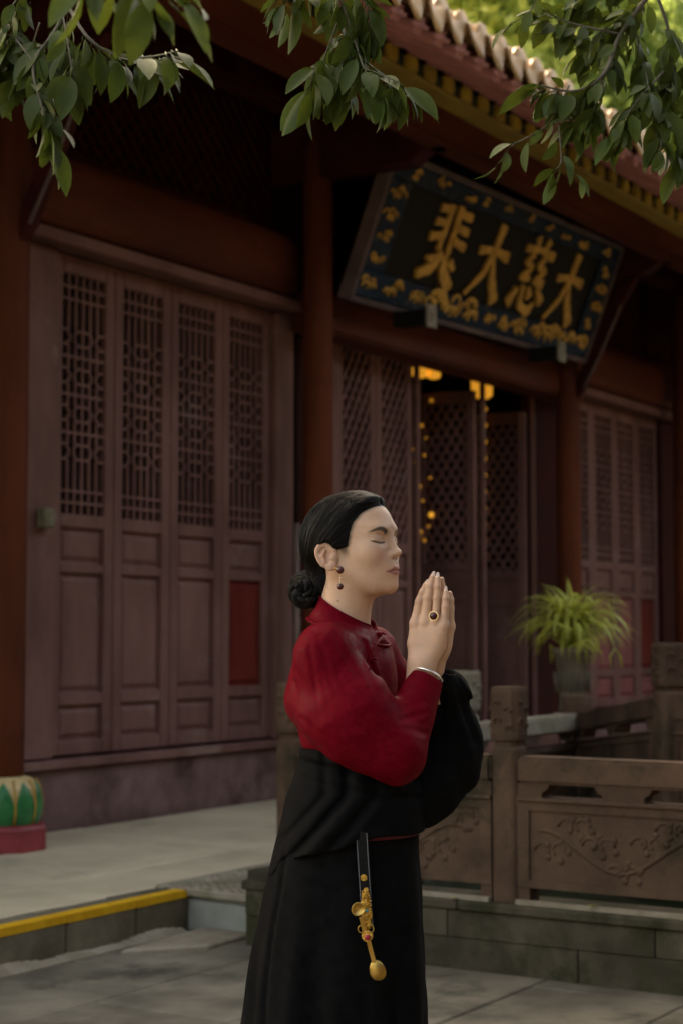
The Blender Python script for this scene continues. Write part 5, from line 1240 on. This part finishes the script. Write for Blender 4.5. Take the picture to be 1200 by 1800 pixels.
def sleeve_sdf(p):
    d = chain(p, [L(776, 1196, -.035), L(785, 1216, .0), L(791, 1290, .05), L(777, 1350, .05), L(742, 1392, .01), L(690, 1408, -.06)], [.032, .042, .066, .077, .066, .050], .03)
    d = smin(d, chain(p, [L(690, 1408, -.06), L(640, 1408, -.10), L(590, 1398, -.08)], [.052, .046, .035], .03), .04)
    e = L(765, 1215, -.02); d = d + .006 * np.exp(-(cone(p, L(800, 1200, -.03), L(832, 1300, .0), 0, 0) / .012) ** 2) + .006 * np.exp(-(cone(p, L(770, 1260, -.05), L(812, 1390, -.02), 0, 0) / .014) ** 2) + .005 * np.exp(-(cone(p, L(790, 1235, -.03), L(780, 1330, -.05), 0, 0) / .012) ** 2) + .004 * np.exp(-(cone(p, L(700, 1385, -.13), L(790, 1420, -.04), 0, 0) / .012) ** 2)
    d = smax(d, -cone(p, L(778, 1186, -.035), L(783, 1145, -.035), .020, .034), .006)
    w0 = L(776, 1150, 0); vx, vz = p[:, 0] - w0[0], p[:, 2] - w0[2]; an = np.arctan2(vx, -vz); rr = np.hypot(vx, vz)
    d = d + (.0045 * np.sin(an * 15 + 1.5 * np.sin(rr * 16)) + .0025 * np.sin(an * 34 + 2)) * sm(.04, .14, rr)
    return d + .0012 * W(p, 38, .9)
Pq, Fq = nets(sleeve_sdf, np.array([-.13, -.25, .88]), np.array([.31, .17, 1.30]), .0034)
obj('hanging_sleeve', npmesh('hanging_sleeve', Pq, Fq), robe_m, robe)
def sash_sdf(p):
    x, y, z = p.T; d = skirt_sdf(p, .0055, .3); zm = L(600, 1453, 0)[2]; return np.maximum(smax(d, np.abs(z - zm) - .009, .003), L(612, 1453, 0)[0] - x)
Pq, Fq = nets(sash_sdf, np.array([-.28, -.26, .86]), np.array([.20, .26, 1.0]), .004)
obj('sash', npmesh('sash', Pq, Fq), pm('dark_red_sash', (.11, .006, .014), (.07, .004, .009), rough=.7, coord='obj'), robe)
for sgn in (-1, 1):
    q = MB(); q.ball((.03, .08 * sgn, .035), .05, 14, 8, (2.4, .8, .7)); q.build('shoe', robe_m, person)
# ---- jewellery
ruby = pm('oxblood_bead', (.075, .006, .008), (.045, .004, .005), rough=.08, bump=0, spec=.7, coord='obj'); goldm = pm('polished_gold', (.85, .55, .20), (.70, .42, .13), rough=.25, metal=1, bump=0, coord='obj'); pearl = pm('pearl', (.80, .72, .62), (.7, .6, .5), rough=.2, bump=0, coord='obj')
ep = Vector(L(598, 1002, -.098)); er = thing('earring', 'dark red bead drop earring with a gold-white chain on the ear', 'earring', person.matrix_basis @ ep, YAW - R(90))
def epos(px, py): return Vector(L(px, py, -.098)) - ep
for (px, py, rd) in ((598, 1002, .0082), (598, 1031, .0070)):
    q = MB(); q.ball(epos(px, py), rd, 18, 12); q.build('bead', ruby, er)
q = MB(); q.tube([epos(589, 999), epos(594, 999), epos(598, 1002)], .0012, 6); q.ball(epos(589, 999), .0022, 8, 6); q.build('stud', goldm, er)
for k in range(6):
    q = MB(); q.ball(epos(598, 1012.5 + k * 2.6), .0018, 8, 6); q.build('chain_pearl', pearl if k % 2 else goldm, er)
rp = Hpt((768.5 - 757) / 742, (1100 - 1080.5) / 800, .0175 + .0085); q = MB()
nrm = Vector(-BL); 
fa = np.array(FING[2][0][0]); rg = [Hpt(fa[0] + .0095 * math.cos(a), .0235, fa[2] - .001 + .0095 * math.sin(a)) for a in np.linspace(0, 2 * math.pi, 24)]
q.tube(rg, .0016, 6, caps=False); ring = q.build('ring', goldm, person)
q = MB(); q.tube([rp, rp + nrm * .004], [.0115, .0110], 22); q.build('bezel', pm('pale_gold', (.90, .66, .40), (.8, .55, .3), rough=.35, metal=.8, bump=0, coord='obj'), ring)
q = MB(); q.ball(rp + nrm * .004, .0086, 18, 12); q.build('cabochon', ruby, ring)
# ---- belt ornament: stitched strap with gilt fittings, a spoon hanging from it
bvS = BVHTree.FromPolygons([Vector(v) for v in np.concatenate([np.array([v.co[:] for v in robe.data.vertices])])], [tuple(p.vertices) for p in robe.data.polygons])
bo = thing('belt_ornament', 'black stitched strap with gilt fittings and golden spoon hanging at her hip', 'ornament', (0, 0, 0), 0)
oo = Vector(hit(bvS, 640, 1455, .01)[0]); bo.matrix_basis = person.matrix_basis @ Matrix.Translation(oo)
yS = min(hit(bvS, x_, y_, .0)[0].y for x_, y_ in ((640, 1470), (645, 1550), (650, 1640), (660, 1700))) - .012
def O(px, py, c=0.0): return Vector(L(px, py, yS - c)) - oo
lea = pm('black_leather', (.010, .010, .011), (.006, .006, .007), rough=.5, scale=60, bump=.3, bscale=500, spec=.12, coord='obj')
SP = [(635, 1462), (637, 1500), (641, 1560), (645, 1620), (646.5, 1645)]; hw = 11
q = MB(); vs_ = []
for c_ in (.004, 0):
    for px, py in SP: vs_ += [O(px - hw, py, c_), O(px + hw, py, c_)]
k_ = len(SP) * 2
q.add(vs_, [(2 * i, 2 * i + 1, 2 * i + 3, 2 * i + 2) for i in range(len(SP) - 1)] + [(k_ + 2 * i, k_ + 2 * i + 2, k_ + 2 * i + 3, k_ + 2 * i + 1) for i in range(len(SP) - 1)] + [(2 * i, 2 * i + 2, k_ + 2 * i + 2, k_ + 2 * i) for i in range(len(SP) - 1)] + [(2 * i + 1, k_ + 2 * i + 1, k_ + 2 * i + 3, 2 * i + 3) for i in range(len(SP) - 1)])
strap = q.build('strap', lea, bo)
q = MB()
for s_ in (-1, 1):
    for k in range(43):
        py = 1465 + k * 4.1; px = np.interp(py, [a[1] for a in SP], [a[0] for a in SP]) + s_ * (hw - 2.2); q.tube([O(px, py, .0046), O(px + .1, py + 2.4, .0046)], .0007, 4)
tag(q.build('stitching', pm('grey_thread', (.42, .42, .45), rough=.7, coord='obj'), strap), kind='stuff')
og = pm('ornament_gold', (.78, .46, .11), (.50, .27, .05), rough=.32, metal=1, scale=90, bump=.6, bscale=260, coord='obj')
def rosette(px, py, r_, c_, n, name, par):
    q = MB(); c0 = O(px, py, c_); q.ball(c0, r_ * .5, 12, 8, (1, .5, 1))
    for k in range(n):
        a = 2 * math.pi * k / n; q.ball(c0 + Vector((math.cos(a) * r_ * .75, 0, math.sin(a) * r_ * .75)), r_ * 2.2 / n, 8, 5, (1, .6, 1))
    q.tube([c0 + Vector((0, .002, 0)), c0 + Vector((0, -.001, 0))], r_ * .8, 18); return q.build(name, og, par)
rosette(639, 1543, .0078, .006, 12, 'rosette', bo)
q = MB()
for px, py, a_, b_ in ((642, 1573, .0085, .009), (642, 1590, .0105, .016), (645, 1608, .0105, .018), (645.5, 1625, .0085, .012), (643, 1565, .006, .006)): q.ball(O(px, py, .006), 1, 14, 8, (a_, .004, b_))
random.seed(9)
for k in range(46):
    py = random.uniform(1566, 1630); px = np.interp(py, [1566, 1630], [642.5, 646]) + random.uniform(-7, 7); q.ball(O(px, py, .0085), .0022, 6, 4)
q.build('filigree_plate', og, bo)
q = MB(); q.ball(O(644, 1601, .013), .0035, 8, 6); q.build('turquoise', pm('turquoise', (.10, .35, .38), rough=.3, bump=0), bo)
q = MB()
for cx_, r_ in ((634, .008), (651, .008)): q.tube([O(cx_ + r_ * 800 * math.cos(a) * .8, 1633 + r_ * 800 * math.sin(a), .006) for a in np.linspace(0, 2 * math.pi, 16)], .0013, 5, caps=False)
q.build('jump_rings', og, bo)
sp = thing('spoon', None, None); sp.parent = bo
def bowl(q, px, py, ax, ay, ang, hollow=.35, c_=.012):
    n, m = 18, 7; vs = []; c0 = O(px, py, c_)
    for sgn in (0, 1):
        for i in range(m + 1):
            f = i / m
            for k in range(n):
                a = 2 * math.pi * k / n; xx, zz = ax * f * math.cos(a), ay * f * math.sin(a) * (1 + .12 * math.sin(a)); dp = (1 - f * f) * ax * hollow + sgn * .0012
                vs.append(c0 + Vector((xx * math.cos(ang) - zz * math.sin(ang), dp, xx * math.sin(ang) + zz * math.cos(ang))))
    B_ = (m + 1) * n; fs = []
    for i in range(m):
        for k in range(n): fs += [(i * n + k, i * n + (k + 1) % n, (i + 1) * n + (k + 1) % n, (i + 1) * n + k), (B_ + i * n + k, B_ + (i + 1) * n + k, B_ + (i + 1) * n + (k + 1) % n, B_ + i * n + (k + 1) % n)]
    fs += [(m * n + k, m * n + (k + 1) % n, B_ + m * n + (k + 1) % n, B_ + m * n + k) for k in range(n)]
    q.add(vs, fs, True)
sg = pm('brushed_gold', (.62, .40, .12), (.45, .27, .07), rough=.36, metal=1, scale=60, bump=.08, bscale=500, coord='obj')
q = MB(); bowl(q, 630, 1599, .0150, .0135, .5, .30, .016); q.bar(O(634, 1611, .014), O(641, 1640, .011), .009, .003, (0, 1, 0)); q.build('small_ladle', sg, sp)
q = MB(); bowl(q, 663.5, 1708, .0165, .0215, .28, -.30, .010); q.bar(O(646, 1650, .010), O(657, 1692, .010), .0085, .003, (0, 1, 0)); q.build('spoon_bowl', sg, sp)
r5 = rosette(645, 1645.5, .0135, .015, 18, 'rosette', bo)
q = MB(); q.ball(O(645.5, 1648, .023), .0062, 12, 8, (1, .5, 1)); q.build('red_stone', pm('red_stone', (.35, .02, .03), rough=.2, bump=0), r5)
